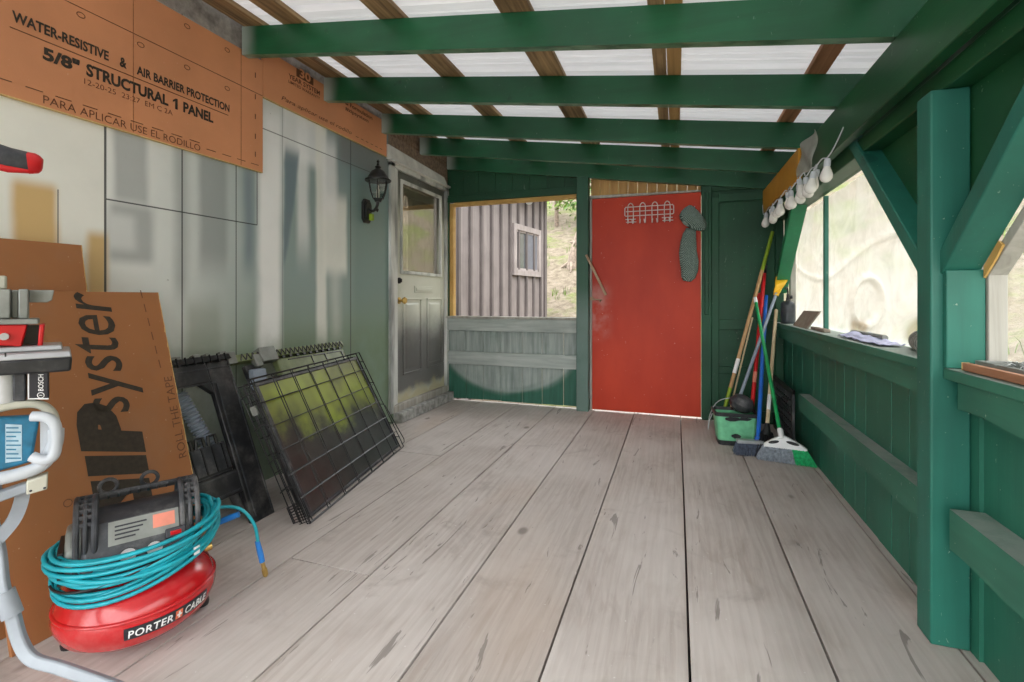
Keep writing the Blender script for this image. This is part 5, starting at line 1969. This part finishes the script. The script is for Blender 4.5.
m = MB()
loft(m, [((0.125, 4.385, 1.635), 0.040, 0.020, -0.2), ((0.110, 4.38, 1.59), 0.052, 0.028, -0.1), ((0.098, 4.378, 1.53), 0.064, 0.032, 0.05), ((0.098, 4.378, 1.44), 0.072, 0.034, 0.1), ((0.106, 4.378, 1.34), 0.074, 0.034, 0.1),
         ((0.108, 4.38, 1.27), 0.068, 0.032, 0.05), ((0.100, 4.382, 1.215), 0.056, 0.026, -0.1), ((0.088, 4.386, 1.185), 0.030, 0.014, -0.2)])
m.build('knit_body', M['knit'], kn, smooth=80)
m = MB()
loft(m, [((0.120, 4.385, 1.835), 0.012, 0.008, -0.3), ((0.128, 4.38, 1.80), 0.055, 0.024, -0.35), ((0.130, 4.376, 1.755), 0.095, 0.032, -0.35), ((0.132, 4.374, 1.715), 0.115, 0.036, -0.35), ((0.138, 4.375, 1.68), 0.112, 0.034, -0.35),
         ((0.150, 4.378, 1.645), 0.085, 0.028, -0.3), ((0.160, 4.382, 1.622), 0.045, 0.016, -0.25)])
m.build('folded_cuff', M['knit'], kn, smooth=80)
m = MB()
m.tube([(0.15, 4.425, 1.815), (0.15, 4.37, 1.822)], 0.004, 6)
m.build('nail', M['silver'], kn)

# ------------------------------------------------------------------ brooms, poles and bucket in the end corner
bk = thing('mop_bucket', 'mint green rectangular bucket with a black rim at the foot of the poles', 'bucket', (0.40, 3.80, 0))
BR = Matrix.Rotation(math.radians(4), 3, 'Z')


def bp(x, y, z):
    return Vector((0.400, 3.80, 0)) + BR @ Vector((x, y, 0)) + Vector((0, 0, z))


def ring(w, d, z, n=6, r=0.03):
    out = []
    for (sx, sy, a0) in ((1, -1, -90), (1, 1, 0), (-1, 1, 90), (-1, -1, 180)):
        for k in range(n + 1):
            a = math.radians(a0 + 90 * k / n)
            out.append(bp(sx * (w - r) + r * math.cos(a), sy * (d - r) + r * math.sin(a), z))
    return out


def ring_loft(m, rings, cap=True):
    n = len(rings[0])
    vs_ = [p for r in rings for p in r]
    fs_ = [(i * n + k, i * n + (k + 1) % n, (i + 1) * n + (k + 1) % n, (i + 1) * n + k) for i in range(len(rings) - 1) for k in range(n)]
    if cap:
        fs_.append(tuple(reversed(range(n))))
    return m.add(vs_, fs_)


m = MB()
ring_loft(m, [ring(0.116, 0.085, 0.0), ring(0.118, 0.087, 0.015), ring(0.139, 0.102, 0.222), ring(0.134, 0.097, 0.222), ring(0.112, 0.081, 0.02)])
m.add(ring(0.112, 0.081, 0.02), [tuple(range(28))])
m.build('tub', M['mint'], bk, smooth=50)
m = MB()
ring_loft(m, [ring(0.139, 0.102, 0.205), ring(0.146, 0.109, 0.207), ring(0.147, 0.110, 0.232), ring(0.134, 0.098, 0.232), ring(0.132, 0.095, 0.21)], False)
m.build('rim', M['black'], bk, smooth=50)
m = MB()
ring_loft(m, [ring(0.1185, 0.0875, 0.0), ring(0.1220, 0.0905, 0.034)], False)
m.build('scuffed_base', M['black'], bk, smooth=50)
for (fx_, fz_, sx_, sz_) in ((-0.03, 0.19, 0.055, 0.016), (-0.005, 0.07, 0.032, 0.016), (0.05, 0.195, 0.04, 0.012)):
    m = MB()
    pts = []
    for k in range(20):
        a = 2 * math.pi * k / 20
        rr = 1 + 0.3 * mnoise.noise((math.cos(a) * 2, math.sin(a) * 2, fx_ * 40))
        z_ = fz_ + sz_ * math.sin(a) * rr
        yf = -(0.085 + (0.102 - 0.085) * z_ / 0.222) - 0.0028
        pts.append(bp(fx_ + sx_ * math.cos(a) * rr, yf, z_))
    m.add(pts, [tuple(range(20))])
    m.build('paint_splash', M['black'], bk, smooth=0)
m = MB()
m.tube(smooth_path([bp(-0.150, 0.0, 0.20), bp(-0.175, -0.02, 0.14), bp(-0.182, -0.03, 0.09), bp(-0.176, -0.01, 0.12), bp(-0.16, 0.03, 0.19), bp(-0.10, 0.09, 0.27), bp(0.0, 0.10, 0.30), bp(0.10, 0.09, 0.27), bp(0.148, 0.0, 0.20)], 5), 0.0035, 6)
m.build('bail_handle', M['silver'], bk, smooth=80)


def pole(m, a, b, r, n=12):
    return m.tube([a, b], r, n)


def lerp(a, b, t):
    return Vector(a) + (Vector(b) - Vector(a)) * t


# lime-tipped wooden pole behind the bucket
A_, B_ = Vector((0.300, 3.97, 0.0)), Vector((0.742, 4.372, 1.580))
t = thing('broom_pole', 'long wooden pole with lime painted ends leaning behind the mint bucket', 'pole', A_)
m = MB()
pole(m, lerp(A_, B_, 0.22), lerp(A_, B_, 0.80), 0.0135)
m.build('shaft', M['polewood'], t)
m = MB()
pole(m, lerp(A_, B_, 0.80), B_, 0.0137)
m.build('painted_tip', M['limepaint'], t)
m = MB()
pole(m, A_, lerp(A_, B_, 0.22), 0.0137)
m.build('painted_tip', M['limepaint'], t)
m = MB()
pole(m, lerp(A_, B_, 0.29), lerp(A_, B_, 0.36), 0.0145)
m.build('tape_band', M['white'], t)

A_, B_ = Vector((0.375, 4.18, 0.0)), Vector((0.600, 4.41, 0.88))
t = thing('garden_cane', 'thin pale cane leaning between the wooden pole and the red pole', 'cane', A_)
m = MB()
pole(m, A_, B_, 0.0065, 8)
m.build('cane_shaft', M['palewood'], t)
m = MB()
for k in (0.3, 0.55, 0.8):
    pole(m, lerp(A_, B_, k - 0.004), lerp(A_, B_, k + 0.004), 0.0085, 8)
m.build('cane_joint', M['palewood'], t)

# long-handled scoop in the bucket, grey shaft with yellow wavy grip
A_, B_ = Vector((0.425, 3.86, 0.27)), Vector((0.742, 4.215, 1.080))
t = thing('grabber_tool', 'grey shafted tool with a yellow flared end standing in the mint bucket', 'grabber', A_)
m = MB()
pole(m, A_, B_, 0.0115)
m.build('shaft', M['greypole'], t)
m = MB()
P_ = lerp(A_, B_, 1.0)
D_ = (B_ - A_).normalized()
S_ = D_.cross(Vector((0, 1, 0))).normalized()
m.grid(lambda a, b: P_ + D_ * (b * 0.155 - 0.02) + S_ * ((a - 0.5) * (0.03 + 0.055 * b)) + Vector((0, -1, 0)) * (0.012 * math.sin(b * 9 + a * 4)), 8, 14)
m.build('flared_blade', M['yellow'], t, smooth=60, solid=0.010)
m = MB()
sc_ = [(0.0, -0.030), (0.045, -0.028), (0.075, -0.01), (0.085, 0.03), (0.06, 0.07), (0.02, 0.085)]
m.lathe([(r, h) for r, h in sc_], A_ + Vector((0.02, 0.0, -0.02)), D_ + Vector((0, -0.5, 0)), n=20)
m.build('scoop_head', M['charcoal'], t, bevel=0.002, solid=0.003)
m = MB()
m.tube([A_ + Vector((-0.02, 0, -0.05)), A_ + Vector((-0.005, 0, 0.03))], [0.025, 0.016], 12)
m.build('socket', M['black2'], t)

A_, B_ = Vector((0.500, 3.835, 0.030)), Vector((0.690, 4.40, 1.285))
t = thing('mop_pole', 'red metal pole with a black end standing in the mint bucket', 'pole', A_)
m = MB()
pole(m, A_, lerp(A_, B_, 0.97), 0.0145)
m.build('shaft', M['redpole'], t)
m = MB()
pole(m, lerp(A_, B_, 0.965), B_ + (B_ - A_) * 0.02, 0.0165)
m.build('end_cap', M['charcoal'], t)
m = MB()
q = lerp(A_, B_, 0.82)
m.obox(q + Vector((-0.018, 0.012, -0.05)), Vector((0.022, 0, 0.004)), Vector((0, 0.008, 0)), (B_ - A_).normalized() * 0.085)
m.build('grip_sleeve', M['redplastic'], t, bevel=0.008, seg=3)
m = MB()
pole(m, lerp(A_, B_, 0.30), lerp(A_, B_, 0.36), 0.0150)
m.build('print_band', M['salmon'], t)


def strands(m, top_fn, bot_fn, nu, nv, r, rnd, seg=3, sway=0.006):
    """many thin bristles between two footprints"""
    for i in range(nu):
        for j in range(nv):
            a = (i + rnd.uniform(0.1, 0.9)) / nu
            b = (j + rnd.uniform(0.1, 0.9)) / nv
            p, q = Vector(top_fn(a, b)), Vector(bot_fn(a, b))
            w = Vector((rnd.uniform(-1, 1), rnd.uniform(-1, 1), 0)) * sway
            q = q + w
            q.z = max(q.z, 0.001)
            m.tube([p, (p + q) / 2 + w * 0.4, q], [r, r, r * 0.6], 4, caps=False)


# blue deck broom
A_, B_ = Vector((0.522, 3.595, 0.088)), Vector((0.688, 4.33, 1.060))
t = thing('deck_broom', 'blue-handled broom with slate bristles in front of the mint bucket', 'broom', (0.46, 3.55, 0))
m = MB()
pole(m, A_, B_, 0.0140)
m.build('handle', M['bluepole'], t)
m = MB()
m.obox(A_ + Vector((0, 0, -0.005)), (0.018, 0, 0), (0, 0.016, 0), (0, 0, 0.026))
m.build('socket', M['bluepole'], t, bevel=0.004)
m = MB()
m.obox((0.468, 3.560, 0.082), (0.082, 0.010, 0), (-0.003, 0.026, 0), (0, 0, 0.011))
m.build('broom_head', M['silver'], t, bevel=0.004)
m = MB()
rnd = random.Random(5)
strands(m, lambda a, b: (0.390 + 0.156 * a, 3.535 + 0.045 * b + 0.01 * a, 0.076), lambda a, b: (0.365 + 0.190 * a, 3.485 + 0.10 * b + 0.01 * a, 0.002), 46, 7, 0.0022, rnd)
m.build('bristles', M['bluebristle'], t, smooth=0, recalc=False)

# dark whisk broom on a pale wooden handle
A_, B_ = Vector((0.585, 3.640, 0.175)), Vector((0.748, 4.26, 0.945))
t = thing('corn_broom', 'pale wooden handled broom with ragged black bristles against the window wall', 'broom', (0.585, 3.60, 0))
m = MB()
pole(m, A_, B_, 0.0125)
m.lathe([(0.0125, 0), (0.009, 0.006), (0.0, 0.009)], B_, (B_ - A_), n=12)
m.build('handle', M['palewood'], t)
m = MB()
pole(m, lerp(A_, B_, 0.12), lerp(A_, B_, 0.24), 0.0130)
m.build('sticker_band', M['white'], t)
m = MB()
m.tube([A_ + Vector((0, 0, 0.02)), A_ + Vector((-0.004, -0.010, -0.02)), A_ + Vector((-0.010, -0.02, -0.055))], [0.014, 0.022, 0.036], 12)
m.build('collar', M['black2'], t)
m = MB()
rnd = random.Random(6)
strands(m, lambda a, b: (0.540 + 0.075 * a, 3.60 + 0.05 * b, 0.135), lambda a, b: (0.485 + 0.155 * a - 0.02 * b, 3.47 + 0.13 * b, 0.004), 22, 6, 0.0026, rnd, sway=0.022)
m.build('bristles', M['black2'], t, smooth=0, recalc=False)

# angled household broom, green handle
A_, B_ = Vector((0.634, 3.462, 0.160)), Vector((0.591, 4.21, 1.043))
t = thing('angle_broom', 'green-handled broom with a white head and grey and green bristles', 'broom', (0.66, 3.43, 0))
m = MB()
pole(m, A_, lerp(A_, B_, 0.96), 0.0125)
m.build('handle', M['greenpole'], t)
m = MB()
pole(m, lerp(A_, B_, 0.955), B_, 0.0138)
m.build('end_cap', M['white'], t)
m = MB()
outl = [(-0.105, 0.085), (-0.098, 0.108), (-0.060, 0.135), (-0.022, 0.158), (0.0, 0.172), (0.020, 0.166), (0.060, 0.148), (0.110, 0.122), (0.142, 0.100), (0.138, 0.088)]
hx = Vector((1, -0.16, 0)).normalized()
base_ = Vector((0.634, 3.448, 0))
m.prism([base_ + hx * a + Vector((0, -0.016, b)) for a, b in outl], (0.006, 0.034, 0))
m.lathe([(0.018, -0.03), (0.018, 0.03), (0.0135, 0.045)], A_ + Vector((0, -0.006, 0.01)), B_ - A_, n=14)
m.build('broom_head', M['white'], t, bevel=0.006, seg=3)
for (ca, cb, w) in ((-0.045, 0.125, 0.030), (0.060, 0.130, 0.036)):
    m = MB()
    m.prism([base_ + hx * (ca + w * math.cos(2 * math.pi * k / 16)) + Vector((0, -0.0185, cb + 0.010 * math.sin(2 * math.pi * k / 16) - (0.18 if ca > 0 else -0.25) * w * math.cos(2 * math.pi * k / 16) * 1.0)) for k in range(16)], (0, 0.004, 0))
    m.build('vent_slot', M['black2'], t)
m = MB()
rnd = random.Random(8)
strands(m, lambda a, b: base_ + hx * (-0.100 + 0.155 * a) + Vector((0, -0.014 + 0.028 * b, 0.096)), lambda a, b: base_ + hx * (-0.140 + 0.215 * a) + Vector((0, -0.036 + 0.07 * b, 0.002)), 62, 7, 0.0021, rnd, sway=0.004)
m.build('bristles', M['greybristle'], t, smooth=0, recalc=False)
m = MB()
strands(m, lambda a, b: base_ + hx * (0.055 + 0.082 * a) + Vector((0, -0.014 + 0.028 * b, 0.096)), lambda a, b: base_ + hx * (0.075 + 0.115 * a) + Vector((0, -0.036 + 0.07 * b, 0.002)), 36, 7, 0.0021, rnd, sway=0.004)
o = m.build('bristles', M['greenbristle'], t, smooth=0, recalc=False)
o['label'] = 'green bristles'

# flat black slotted crate against the window wall
t = thing('folding_crate', 'black slotted crate side standing against the green rail behind the brooms', 'crate', (0.75, 3.95, 0))
m = MB()
Y0, Y1 = 3.68, 4.34
m.box(0.742, 0.760, Y0, Y0 + 0.03, 0.0, 0.42)
m.box(0.742, 0.760, Y1 - 0.03, Y1, 0.0, 0.42)
m.box(0.742, 0.760, Y0, Y1, 0.385, 0.42)
m.box(0.742, 0.760, Y0, Y1, 0.0, 0.03)
m.build('outer_frame', M['black'], t, bevel=0.003)
m = MB()
for k in range(1, 11):
    y = Y0 + (Y1 - Y0) * k / 11
    m.box(0.746, 0.757, y - 0.006, y + 0.006, 0.03, 0.385)
for k in range(1, 7):
    z = 0.03 + 0.355 * k / 7
    m.box(0.745, 0.756, Y0 + 0.03, Y1 - 0.03, z - 0.005, z + 0.005)
m.build('lattice', M['black'], t)
m = MB()
for k in range(3):
    m.box(0.738, 0.742, Y0 + 0.12, Y0 + 0.30, 0.25 + k * 0.030, 0.262 + k * 0.030)
m.build('moulded_rib', M['charcoal'], t)

# ------------------------------------------------------------------ things on the sills
SZ = 0.847
t = thing('gas_cylinder', 'dark gas cylinder with a torch valve on the far end of the sill', 'gas cylinder', (0.812, 4.17, SZ))
q = (0.812, 4.17, SZ)
m = MB()
m.lathe([(0.0, 0.004), (0.040, 0.0), (0.048, 0.006), (0.050, 0.02), (0.050, 0.135), (0.046, 0.155), (0.034, 0.168), (0.018, 0.175), (0.0, 0.176)], q, n=28)
m.build('cylinder', M['propane'], t, smooth=50)
m = MB()
m.lathe([(0.0503, 0.075), (0.0503, 0.118)], q, n=28, a0=math.radians(200), a1=math.radians(330))
m.build('wrap_label', M['charcoal'], t, recalc=False)
m = MB()
m.lathe([(0.013, 0.172), (0.013, 0.195), (0.010, 0.198), (0.010, 0.225), (0.0, 0.228)], q, n=12)
m.tube(smooth_path([(0.812, 4.17, 1.06), (0.810, 4.165, 1.10), (0.800, 4.155, 1.125), (0.788, 4.145, 1.11)], 5), 0.006, 8)
m.lathe([(0.012, 0), (0.014, 0.008), (0.012, 0.018), (0.0, 0.018)], (0.825, 4.162, 1.05), (1, -0.3, 0), n=10)
m.build('torch_valve', M['black2'], t, smooth=50)

t = thing('wood_offcut', 'grey wood offcut propped on the sill beside the dark gas cylinder', 'wood offcut', (0.86, 3.6, SZ))
m = MB()
m.hexa([(0.79, 3.90, SZ), (0.79, 3.52, SZ), (0.802, 3.52, SZ), (0.802, 3.90, SZ), (0.845, 3.84, 0.955), (0.850, 3.47, 0.960), (0.862, 3.47, 0.960), (0.857, 3.84, 0.955)])
m.build('offcut_face', M['cardboard'], t, bevel=0.002)
m = MB()
m.box(0.80, 0.835, 3.18, 3.46, SZ, SZ + 0.018)
m.build('offcut_foot', M['cardboard'], t, bevel=0.003)

t = thing('crumpled_paper', 'lavender crumpled paper lying on the sill', 'paper', (0.82, 2.6, SZ))
m = MB()
m.grid(lambda a, b: (0.785 + 0.09 * b + 0.006 * mnoise.noise((a * 4, b * 3, 2)), 2.88 - 0.54 * a, SZ + 0.003 + 0.022 * abs(mnoise.noise((a * 5, b * 2.2, 7.3))) + 0.022 * b * (0.5 + 0.5 * math.sin(a * 5))), 40, 8)
m.build('paper_sheet', M['lavender'], t, smooth=50, solid=0.002)
m = MB()
m.tube([(0.865, 2.92, SZ + 0.022), (0.868, 2.52, SZ + 0.024)], 0.012, 10)
m.build('rolled_edge', M['alu'], t)

t = thing('wire_mesh_roll', 'small roll of grey wire mesh lying on the sill against the post', 'mesh roll', (0.84, 2.10, SZ))
m = MB()
c_ = Vector((0.832, 2.05, SZ + 0.040))
ax_ = Vector((0.25, 1.0, 0)).normalized()
sd_ = Vector((ax_.y, -ax_.x, 0))
for k in range(7):
    r = 0.006 + k * 0.0055
    m.tube([c_ + (sd_ * math.cos(a) + Vector((0, 0, 1)) * math.sin(a)) * r for a in [2 * math.pi * q / 20 for q in range(20)]], 0.0022, 5, closed=True)
for k in range(28):
    a = 2 * math.pi * k / 28
    o1 = (sd_ * math.cos(a) + Vector((0, 0, 1)) * math.sin(a)) * 0.0385
    m.tube([c_ + o1, c_ + o1 + ax_ * 0.15], 0.0014, 4)
for k in range(12):
    m.tube([c_ + ax_ * (0.012 * k) + (sd_ * math.cos(a) + Vector((0, 0, 1)) * math.sin(a)) * 0.0388 for a in [2 * math.pi * q / 20 for q in range(20)]], 0.0014, 4, closed=True)
m.build('mesh_coil', M['wirewool'], t, smooth=60)
m = MB()
m.tube([c_ + ax_ * 0.13 + Vector((0, 0, -0.012)), c_ + ax_ * 0.30 + Vector((0, 0, -0.018))], [0.026, 0.020], 12)
m.build('roll_core', M['black2'], t, smooth=60)

t = thing('wood_stick', 'red-brown wooden strip lying along the near sill', 'wood strip', (0.80, 1.5, 0.839))
m = MB()
m.bar((0.785, 1.72, 0.851), (0.800, 0.75, 0.851), 0.018, 0.022)
m.build('strip_body', M['offwhitewood'], t, bevel=0.002)
m = MB()
m.bar((0.7845, 1.7215, 0.851), (0.7846, 1.7195, 0.851), 0.0185, 0.0225)
m.build('cut_end', M['osb'], t)
t = thing('seed_tray', 'shallow grey tray heaped with grey fluff on the near sill', 'tray', (0.86, 1.45, 0.839))
m = MB()
m.box(0.815, 0.902, 0.85, 1.74, 0.839, 0.843)
m.box(0.815, 0.821, 0.85, 1.74, 0.843, 0.868)
m.box(0.896, 0.902, 0.85, 1.74, 0.843, 0.868)
m.box(0.821, 0.896, 1.734, 1.74, 0.843, 0.868)
m.build('tray_body', M['alu'], t, bevel=0.001)
m = MB()
rnd = random.Random(21)
for k in range(420):
    p_ = Vector((rnd.uniform(0.825, 0.892), rnd.uniform(0.95, 1.66), rnd.uniform(0.845, 0.878)))
    d_ = Vector((rnd.uniform(-1, 1), rnd.uniform(-1, 1), rnd.uniform(-.4, .4))) * 0.016
    m.tube([p_ - d_, p_ + Vector((0, 0, 0.005)), p_ + d_], 0.0012, 3, caps=False)
o = m.build('fluff', M['fluff'], t, smooth=0, recalc=False)
o['kind'] = 'stuff'

# ------------------------------------------------------------------ string of frosted bulbs under the ochre board
ls = thing('string_light', 'string of frosted white bulbs hanging below the ochre board', 'string lights', (0.665, 3.3, 1.72))
spots = [(0.685, 2.66, 1.70), (0.66, 2.80, 1.675), (0.69, 2.87, 1.70), (0.665, 2.97, 1.685), (0.655, 3.07, 1.70), (0.680, 3.20, 1.695), (0.655, 3.28, 1.68), (0.665, 3.42, 1.70), (0.650, 3.56, 1.685), (0.675, 3.72, 1.695), (0.650, 3.82, 1.68), (0.665, 3.98, 1.69), (0.655, 4.12, 1.685)]
m = MB()
path = [Vector((0.70, 2.48, 1.80)), Vector((0.695, 2.58, 1.75))]
for i, p_ in enumerate(spots):
    path.append(Vector(p_) + Vector((0, 0, 0.018)))
    if i + 1 < len(spots):
        path.append((Vector(p_) + Vector(spots[i + 1])) / 2 + Vector((0.006, 0, 0.042)))
path.append(Vector((0.668, 4.33, 1.72)))
path.append(Vector((0.668, 4.36, 1.80)))
m.tube(smooth_path(path, 4), 0.0032, 6)
m.build('cord', M['tubewhite'], ls, smooth=80)
for i, p_ in enumerate(spots):
    tx, ty = random.uniform(-0.25, 0.25), random.uniform(-0.25, 0.25)
    axd = Vector((tx, ty, -1)).normalized()
    m = MB()
    m.lathe([(0.0, -0.014), (0.012, -0.012), (0.015, 0.0), (0.015, 0.024), (0.012, 0.026)], p_, axd, n=12)
    sk = m.build('socket', M['tubewhite'], ls)
    m = MB()
    m.lathe([(0.012, 0.020), (0.015, 0.030), (0.023, 0.050), (0.028, 0.066), (0.027, 0.082), (0.019, 0.094), (0.008, 0.100), (0.0, 0.101)], p_, axd, n=16)
    m.build('bulb', M['bulb'], sk, smooth=60)

# ------------------------------------------------------------------ outdoors
def terrain(x, y):
    h = -0.42
    h += 0.52 * max(0.0, x - 1.9 - 0.25 * mnoise.noise((x * .4, y * .5, 3)))
    h += 0.46 * max(0.0, y - 8.2)
    h += 0.12 * mnoise.noise((x * 0.6, y * 0.6, 0)) + 0.05 * mnoise.noise((x * 2.1, y * 2.1, 5))
    if h > 9:
        h = 9 + (h - 9) * 0.2
    return h


m = MB()
m.grid(lambda a, b: (lambda x, y: (x, y, terrain(x, y)))(-16 + 46 * a, -14 + 52 * b), 150, 160)
struct(m.build('ground', M['ground'], smooth=80, recalc=False), 'dry sparsely grassed hillside rising outside the porch', 'hillside')

rnd = random.Random(31)
m = MB()
cnt = 0
while cnt < 2600:
    if cnt % 3:
        x, y = rnd.uniform(2.0, 11.0), rnd.uniform(-1.0, 14.0)
    else:
        x, y = rnd.uniform(-8.0, 2.0), rnd.uniform(8.5, 20.0)
        if x < -2.2 and y < 9.4:
            cnt += 1
            continue
    cnt += 1
    if mnoise.noise((x * 0.55, y * 0.55, 9)) < -0.02:
        continue
    z = terrain(x, y)
    for k in range(6):
        a = rnd.uniform(0, 6.28)
        l = rnd.uniform(0.08, 0.22)
        dx, dy = math.cos(a) * l * 0.5, math.sin(a) * l * 0.5
        w = Vector((-math.sin(a), math.cos(a), 0)) * 0.008
        p0 = Vector((x + rnd.uniform(-.08, .08), y + rnd.uniform(-.08, .08), z - 0.01))
        p1 = p0 + Vector((dx * 0.4, dy * 0.4, l * 0.7))
        p2 = p0 + Vector((dx, dy, l))
        m.add([p0 - w, p0 + w, p1 + w * .7, p1 - w * .7, p2], [(0, 1, 2, 3), (3, 2, 4)])
o = m.build('grass', M['blade'], smooth=0, recalc=False)
tag(o, 'sparse green grass tufts scattered over the hillside', 'grass', None, 'stuff')


def tree(x, y, h, w, label, leafmat, seed, group='trees on the slope'):
    r = random.Random(seed)
    z = terrain(x, y)
    t = thing('broadleaf_tree', label, 'tree', (x, y, z), group)
    m = MB()
    m.tube([(x, y, z - 0.2), (x + r.uniform(-.1, .1), y, z + h * 0.4), (x + r.uniform(-.2, .2), y, z + h * 0.9)], [0.05 + h * 0.012, 0.04 + h * .008, 0.02], 8)
    for k in range(7):
        a = r.uniform(0, 6.28)
        zz = z + h * r.uniform(0.3, 0.75)
        m.tube([(x, y, zz), (x + math.cos(a) * w * .5, y + math.sin(a) * w * .5, zz + h * 0.14)], [0.03, 0.012], 5)
    m.build('trunk', M['bark'], t, smooth=60)
    m = MB()
    for k in range(int(900)):
        a = r.uniform(0, 6.28)
        v = r.random() ** 0.6
        tt = r.uniform(0.18, 1.0)
        env = math.sin(math.pi * min(1, tt * 0.85 + 0.12)) ** 0.7
        p_ = Vector((x + math.cos(a) * w * v * env, y + math.sin(a) * w * v * env, z + h * tt + r.uniform(-.1, .1)))
        s_ = r.uniform(0.06, 0.13) * (0.6 + h * 0.10)
        n1_ = Vector((r.uniform(-1, 1), r.uniform(-1, 1), r.uniform(-1, 1))).normalized()
        n2_ = n1_.orthogonal().normalized()
        n3_ = n1_.cross(n2_)
        m.add([p_ - n2_ * s_, p_ + n3_ * s_ * .5, p_ + n2_ * s_, p_ - n3_ * s_ * .5], [(0, 1, 2, 3)])
    m.build('foliage', leafmat, t, smooth=0, recalc=False)


for i, (x, y, h, w, lab, lm) in enumerate([
        (-4.1, 17.0, 3.2, 1.3, 'bright green tree on the slope right of the cabin eave', 'leaf2'),
        (-2.6, 16.2, 3.0, 1.1, 'taller green tree beside the end window post', 'leaf'),
        (-6.6, 20.5, 4.2, 1.5, 'tree partly hidden behind the cabin roof', 'leaf'),
        (-3.4, 21.5, 4.4, 1.6, 'tree standing behind the wall of the red door', 'leaf2'),
        (9.5, 8.5, 3.6, 1.6, 'bushy tree high on the bank outside the far side window', 'leaf'),
        (10.5, 12.0, 4.2, 1.8, 'tall tree on the bank beyond the far side window', 'leaf2'),
        (9.0, 3.0, 3.4, 1.7, 'tree on the bank outside the near side window', 'leaf2'),
        (11.0, 5.5, 4.4, 1.8, 'large tree high on the bank outside the near side window', 'leaf')]):
    tree(x, y, h, w, lab, M[lm], 50 + i)

for i, (x, y, h, lab) in enumerate([(-2.75, 13.2, 0.55, 'weathered stump low on the slope seen through the end window'), (-2.95, 15.0, 0.45, 'weathered stump higher on the slope seen through the end window')]):
    z = terrain(x, y)
    t = thing('tree_stump', lab, 'stump', (x, y, z), 'stumps on the slope')
    m = MB()
    m.tube([(x, y, z - 0.1), (x + .02, y, z + h * .5), (x + 0.08, y, z + h)], [0.16, 0.12, 0.10], 9)
    m.build('stump_wood', M['stump'], t)
    m = MB()
    for k in range(4):
        a = k * 1.6 + i
        m.tube([(x + math.cos(a) * .1, y + math.sin(a) * .1, z + 0.12), (x + math.cos(a) * .3, y + math.sin(a) * .3, terrain(x + math.cos(a) * .3, y + math.sin(a) * .3) + .01)], [0.05, 0.02], 6)
    m.build('root', M['stump'], t)

# neighbouring cabin
KA, KB = Vector((-3.3, 3.6, 0)), Vector((-2.40, 9.0, 0))
KD = (KB - KA).normalized()
KN = Vector((KD.y, -KD.x, 0))
KL = (KB - KA).length
cab = thing('cabin', 'grey board and batten cabin seen through the end window', 'cabin', (-4.0, 6.3, terrain(-3, 6)))


def kp(s, o, z):
    return KA + KD * s + KN * o + Vector((0, 0, z))


def kbox(m, s0, s1, o0, o1, z0, z1):
    return m.hexa([kp(s0, o0, z0), kp(s1, o0, z0), kp(s1, o1, z0), kp(s0, o1, z0), kp(s0, o0, z1), kp(s1, o0, z1), kp(s1, o1, z1), kp(s0, o1, z1)])


S0 = 1.25
m = MB()
kbox(m, S0, KL, -3.4, 0.0, -0.6, 3.15)
m.build('wall', M['cabin'], cab, smooth=0)
m = MB()
s_ = S0 + 0.05
while s_ < KL:
    kbox(m, s_, s_ + 0.050, 0.0, 0.040, -0.6, 3.1)
    s_ += 0.30
kbox(m, KL - 0.07, KL + 0.02, -0.02, 0.032, -0.6, 3.1)
m.build('batten', M['cabinbat'], cab, smooth=0)
wsA, wsB = 4.22, 5.10
wn = MB()
for (a, b, c_, d) in ((wsA - 0.10, wsA, 1.42, 2.30), (wsB, wsB + 0.10, 1.42, 2.30), (wsA, wsB, 2.20, 2.30), (wsA, wsB, 1.42, 1.52)):
    kbox(wn, a, b, 0.0, 0.05, c_, d)
wf = wn.build('window_frame', M['cabintrim'], cab, bevel=0.004)
m = MB()
kbox(m, wsA, wsB, 0.005, 0.012, 1.52, 2.20)
m.build('window_pane', M['cabinglass'], wf)
m = MB()
kbox(m, wsA + 0.42, wsB - 0.02, 0.014, 0.020, 1.54, 2.18)
m.build('insect_screen', M['screen'], wf)
m = MB()
for (a, b, c_, d) in ((wsA, wsA + 0.03, 1.52, 2.20), (wsA + 0.40, wsA + 0.44, 1.52, 2.20), (wsB - 0.03, wsB, 1.52, 2.20), (wsA, wsB, 2.17, 2.20), (wsA, wsB, 1.52, 1.55)):
    kbox(m, a, b, 0.012, 0.03, c_, d)
m.build('window_sash', M['cabintrim'], wf)
m = MB()
m.hexa([kp(S0 - 0.4, -3.8, 3.12), kp(KL + 0.55, -3.8, 3.12), kp(KL + 0.55, 0.42, 3.02), kp(S0 - 0.4, 0.42, 3.02), kp(S0 - 0.4, -3.8, 3.4), kp(KL + 0.55, -3.8, 3.4), kp(KL + 0.55, 0.42, 3.20), kp(S0 - 0.4, 0.42, 3.20)])
m.build('eave', M['cabintrim'], cab, smooth=0)
m = MB()
m.tube([kp(4.55, 0.03, 2.80), kp(4.56, 0.10, 2.78)], 0.03, 8)
m.lathe([(0.04, 0), (0.075, 0.10), (0.0, 0.10)], kp(4.52, 0.10, 2.78), KD * -0.5 + KN * 0.6 + Vector((0, 0, -0.6)), n=12)
m.build('floodlight', M['silver'], cab)
